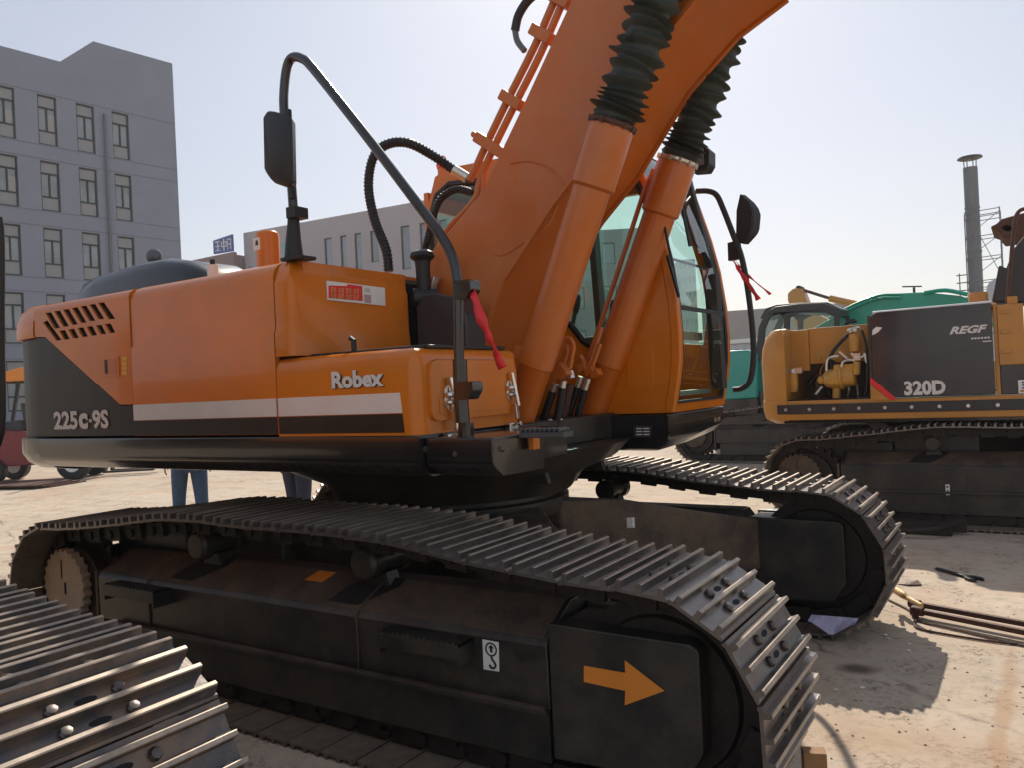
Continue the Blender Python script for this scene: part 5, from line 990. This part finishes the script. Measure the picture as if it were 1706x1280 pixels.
P = at(1664, 500, 'y', 43); TK = thing('storage_tank', 'pale round topped tank at the foot of the scaffold', 'tank', (P.x, 43, 0)); b = MB(); b.lathe((0, 0, 0), (0, 0, 6), [(0, .55), (5.0, .55), (5.35, .5), (5.6, .36), (5.72, .12)], 24); b.build('shell', mat('tank_grey', (.42, .43, .45), .6, var=.15), TK); b = MB(); [b.lathe((0, 0, z), (0, 0, z+.05), [(0, .55), (0, .57), (.05, .57), (.05, .55)], 24) for z in (1.5, 3, 4.5)]; b.build('band', GREY, TK)

# ------------------------------------------------------------------ things on the ground
def G(px, py, z=0.): return at(px, py, 'z', z)
A, B = G(1560, 951), G(1634, 971); d = (B-A).normalized(); sd_ = Vector((-d.y, d.x, 0))
b = MB(); poly = [(0, -.014), (.28, -.016), (.31, -.045), (.36, -.055), (.41, -.035), (.385, -.02), (.345, -.02), (.345, .02), (.39, .022), (.41, .035), (.36, .055), (.31, .045), (.28, .016), (0, .014)]; L = (B-A).length/.41
tmp = MB(); tmp.prism([(x*L, y*L) for x, y in poly], 'z', .004, .022); b.add([A+d*x+sd_*y+Vector((0, 0, z)) for x, y, z in tmp.v], tmp.f); tag(b.build('spanner', RUBBER, None, bevel=.003), 'large black open ended spanner lying in the shade on the ground', 'spanner')
for lab, q0, q1, r, z, m_ in (('upper of two long rusty steel bars lying past the far track', (1520, 1006), (1760, 1050), .030, .07, BROWN), ('lower of two long rusty steel bars, nearer the camera', (1525, 1018), (1760, 1065), .030, .05, BROWN)):
    A, B = G(*q0, z), G(*q1, z); b = MB(); b.bar(A, B, .034, .030); b.lathe(A-(B-A).normalized()*.02, A+(B-A).normalized()*.05, [(0, .018), (.0, .028), (.07, .028), (.07, .018)], 14); b.cyl(A-Vector((0, 0, z-.0)), A-Vector((0, 0, .01)), .018); tag(b.build('steel_bar', m_, None, bevel=.005), lab, 'steel bar', 'long rusty bars on the ground')
b = MB(); b.tube([G(1488, 982, .13), G(1505, 993, .13), G(1512, 998, .12), G(1535, 1010, .12)], [.022, .022, .015, .014], 10, k=2); b.tube([G(1486, 985, .16), G(1484, 976, .16), G(1480, 960, .2)], .012, 8, k=2); tag(b.build('brass_rod', mat('brass', (.45, .30, .14), .4, metal=.6), None), 'short brassy rod leaning from the far track onto the steel bars', 'rod')
for lab, q_ in (('thin curved cable on the ground under the steel bars, longer one', ((1480, 1000), (1515, 1018), (1530, 1035), (1600, 1052), (1710, 1078))), ('thin curved cable looped close beside the bar ends, shorter one', ((1530, 1030), (1523, 1042), (1545, 1052), (1640, 1068), (1700, 1075)))):
    b = MB(); b.tube([G(*p_, .008) for p_ in q_], .007, 6, k=5); tag(b.build('cable', BROWN, None), lab, 'cable', 'cables on the ground')
b = MB(); N_ = 10; gx = []
for j in range(5):
    for i in range(N_):
        u, v = i/(N_-1), j/4; px_ = 1352+u*78-v*6; py_ = 1025+u*6+v*(10+22*max(0, 1-abs(u-.5)*2.2)); p = at(px_, py_, 'y', .872-.05*v+.006*sin(i*2.1+j)); gx.append((p.x, p.y, max(.004, p.z)))
b.add(gx+[(x, y, z-.003) for x, y, z in gx], [(j*N_+i, j*N_+i+1, (j+1)*N_+i+1, (j+1)*N_+i) for j in range(4) for i in range(N_-1)]+[(50+j*N_+i, 50+(j+1)*N_+i, 50+(j+1)*N_+i+1, 50+j*N_+i+1) for j in range(4) for i in range(N_-1)])
tag(b.build('crumpled_paper', PAPER, None, ang=20), 'crumpled bluish paper sheet under the far track', 'paper')
b = MB(); P = G(1360, 1345); b.obox(P+Vector((0, 0, .10)), Vector((.93, .36, 0)), Vector((-.36, .93, 0)), Vector((0, 0, 1)), (.040, .030, .10)); tag(b.build('wood_block', WOOD, None, bevel=.004), 'upright wooden block on the ground by the front end of the near track', 'wood block')
b = MB(); P = G(1515, 975); b.loft([[P+Vector((x, y, z+.02*sin(x*40))) for x, y in ((-.07, -.03), (.0, -.05), (.08, -.01), (.05, .04), (-.05, .04))] for z in (.004, .012)]); tag(b.build('rusty_flake', BROWN, None), 'small bent rusty plate on the sunlit ground by the far track', 'metal scrap')
A = G(1425, 893); B = G(1608, 893); b = MB(); b.obox((A+B)/2+Vector((0, .12, .06)), Vector((1, 0, 0)), Vector((0, 1, 0)), Vector((0, 0, 1)), (.34, .08, .055)); b.tube([G(1470, 893, .04), G(1500, 886, .06), G(1550, 884, .08), G(1600, 872, .1)], .03, 8, k=2); P = G(1590, 893); b.prism(rounded([(P.x-.1, .02), (P.x+.1, .02), (P.x+.1, .14), (P.x-.06, .14)], .02), 'y', P.y+.02, P.y+.05); tag(b.build('steel_offcuts', LINK, None, bevel=.008), 'dark steel offcuts heaped against the yellow machine track', 'steel scrap')
# pebbles and crumbs
b = MB(); rr = random.Random(11)
for i in range(520):
    x = rr.uniform(1.2, 4.2); y = rr.uniform(-2.2, 3.0); s_ = rr.uniform(.003, .011); a_ = rr.random()*6; b.add([(x+s_*cos(a_+j*1.57)*rr.uniform(.7, 1.3), y+s_*sin(a_+j*1.57)*rr.uniform(.7, 1.3), 0) for j in range(4)]+[(x, y, s_*.8)], [(0, 1, 4), (1, 2, 4), (2, 3, 4), (3, 0, 4), (3, 2, 1, 0)])
tag(b.build('gravel_crumbs', mat('crumb', (.32, .25, .19), .9, var=.4, scale=3), None, smooth=False), 'small stones and crumbs scattered over the concrete by the tracks', 'gravel', kind='stuff')

for k_, (px, py) in enumerate(((1475, 1060), (1480, 1066), (1515, 1075), (1513, 1086), (1392, 1152), (1437, 1148))):
    P = G(px, py); b = MB(); b.loft([[P+Vector((.012*cos(a*1.3+k_), .009*sin(a*1.3+k_), z+.004*(a % 2))) for a in range(5)] for z in (.002, .005)]); tag(b.build('paper_scrap', WHITE, None), ['left of the upper pair of white scraps in the far track shadow', 'right of the upper pair of white scraps in the far track shadow', 'white scrap at the right edge of the far track shadow, upper', 'white scrap at the right edge of the far track shadow, lower', 'white scrap in the lower shadow nearest the near track', 'white scrap in the lower middle of the shadow'][k_], 'paper scrap', 'white scraps on the ground')
# red ribbons
def ribbon(pts, w, lab, y, twist=.6):
    P = catmull([at(px, py, 'y', yy) for px, py, yy in pts], 6); n = len(P); L_, R_ = [], []
    for i, p in enumerate(P):
        t = (P[min(i+1, n-1)]-P[max(0, i-1)]).normalized(); s_ = t.cross(Vector((0, 1, 0))).normalized(); a = twist*sin(i/n*7); s_ = s_*cos(a)+Vector((0, 1, 0))*sin(a); ww = w*(.35+.65*min(1, 2.6*i/n))*(1+.03*sin(i*1.1)); q = Vector((.003*sin(i*1.3), .006*sin(i*.9+1), 0)); L_.append(p+q-s_*ww/2); R_.append(p+q*-.5+s_*ww/2)
    b = MB(); m_ = n; b.add(L_+R_, [(i, i+1, m_+i+1, m_+i) for i in range(n-1)]); o = b.build('red_ribbon', RED, None); sm_ = o.modifiers.new('thick', 'SOLIDIFY'); sm_.thickness = .0012; return tag(o, lab, 'ribbon', 'red ribbons tied to the mirrors')
ribbon(((786, 476, -1.27), (792, 500, -1.29), (802, 530, -1.30), (815, 562, -1.30), (827, 590, -1.29), (837, 613, -1.28)), .042, 'widest red ribbon hanging from the handrail over the storage box', -1.27)
ribbon(((1222, 434, 1.42), (1235, 455, 1.40), (1250, 477, 1.38), (1264, 499, 1.37)), .030, 'red ribbon with the shorter, wider tail on the cab mirror', 1.4)
ribbon(((1224, 432, 1.42), (1240, 452, 1.42), (1260, 470, 1.44), (1284, 490, 1.46)), .016, 'thin red ribbon blowing furthest out from the cab mirror', 1.42, 1.2)

# ------------------------------------------------------------------ thin haze over the yard
hz = MB(); hz.box(-120, -60, -1, 110, 290, 60); hm = bpy.data.materials.new('haze'); hm.use_nodes = True; hn = hm.node_tree; hn.nodes.clear()
pv = hn.nodes.new('ShaderNodeVolumePrincipled'); pv.inputs['Density'].default_value = .0010; pv.inputs['Color'].default_value = (.92, .92, .95, 1); pv.inputs['Anisotropy'].default_value = .3
ho = hn.nodes.new('ShaderNodeOutputMaterial'); hn.links.new(pv.outputs[0], ho.inputs['Volume']); tag(hz.build('haze', hm, None, smooth=False), 'pale summer haze lying over the whole yard', 'haze', kind='stuff')
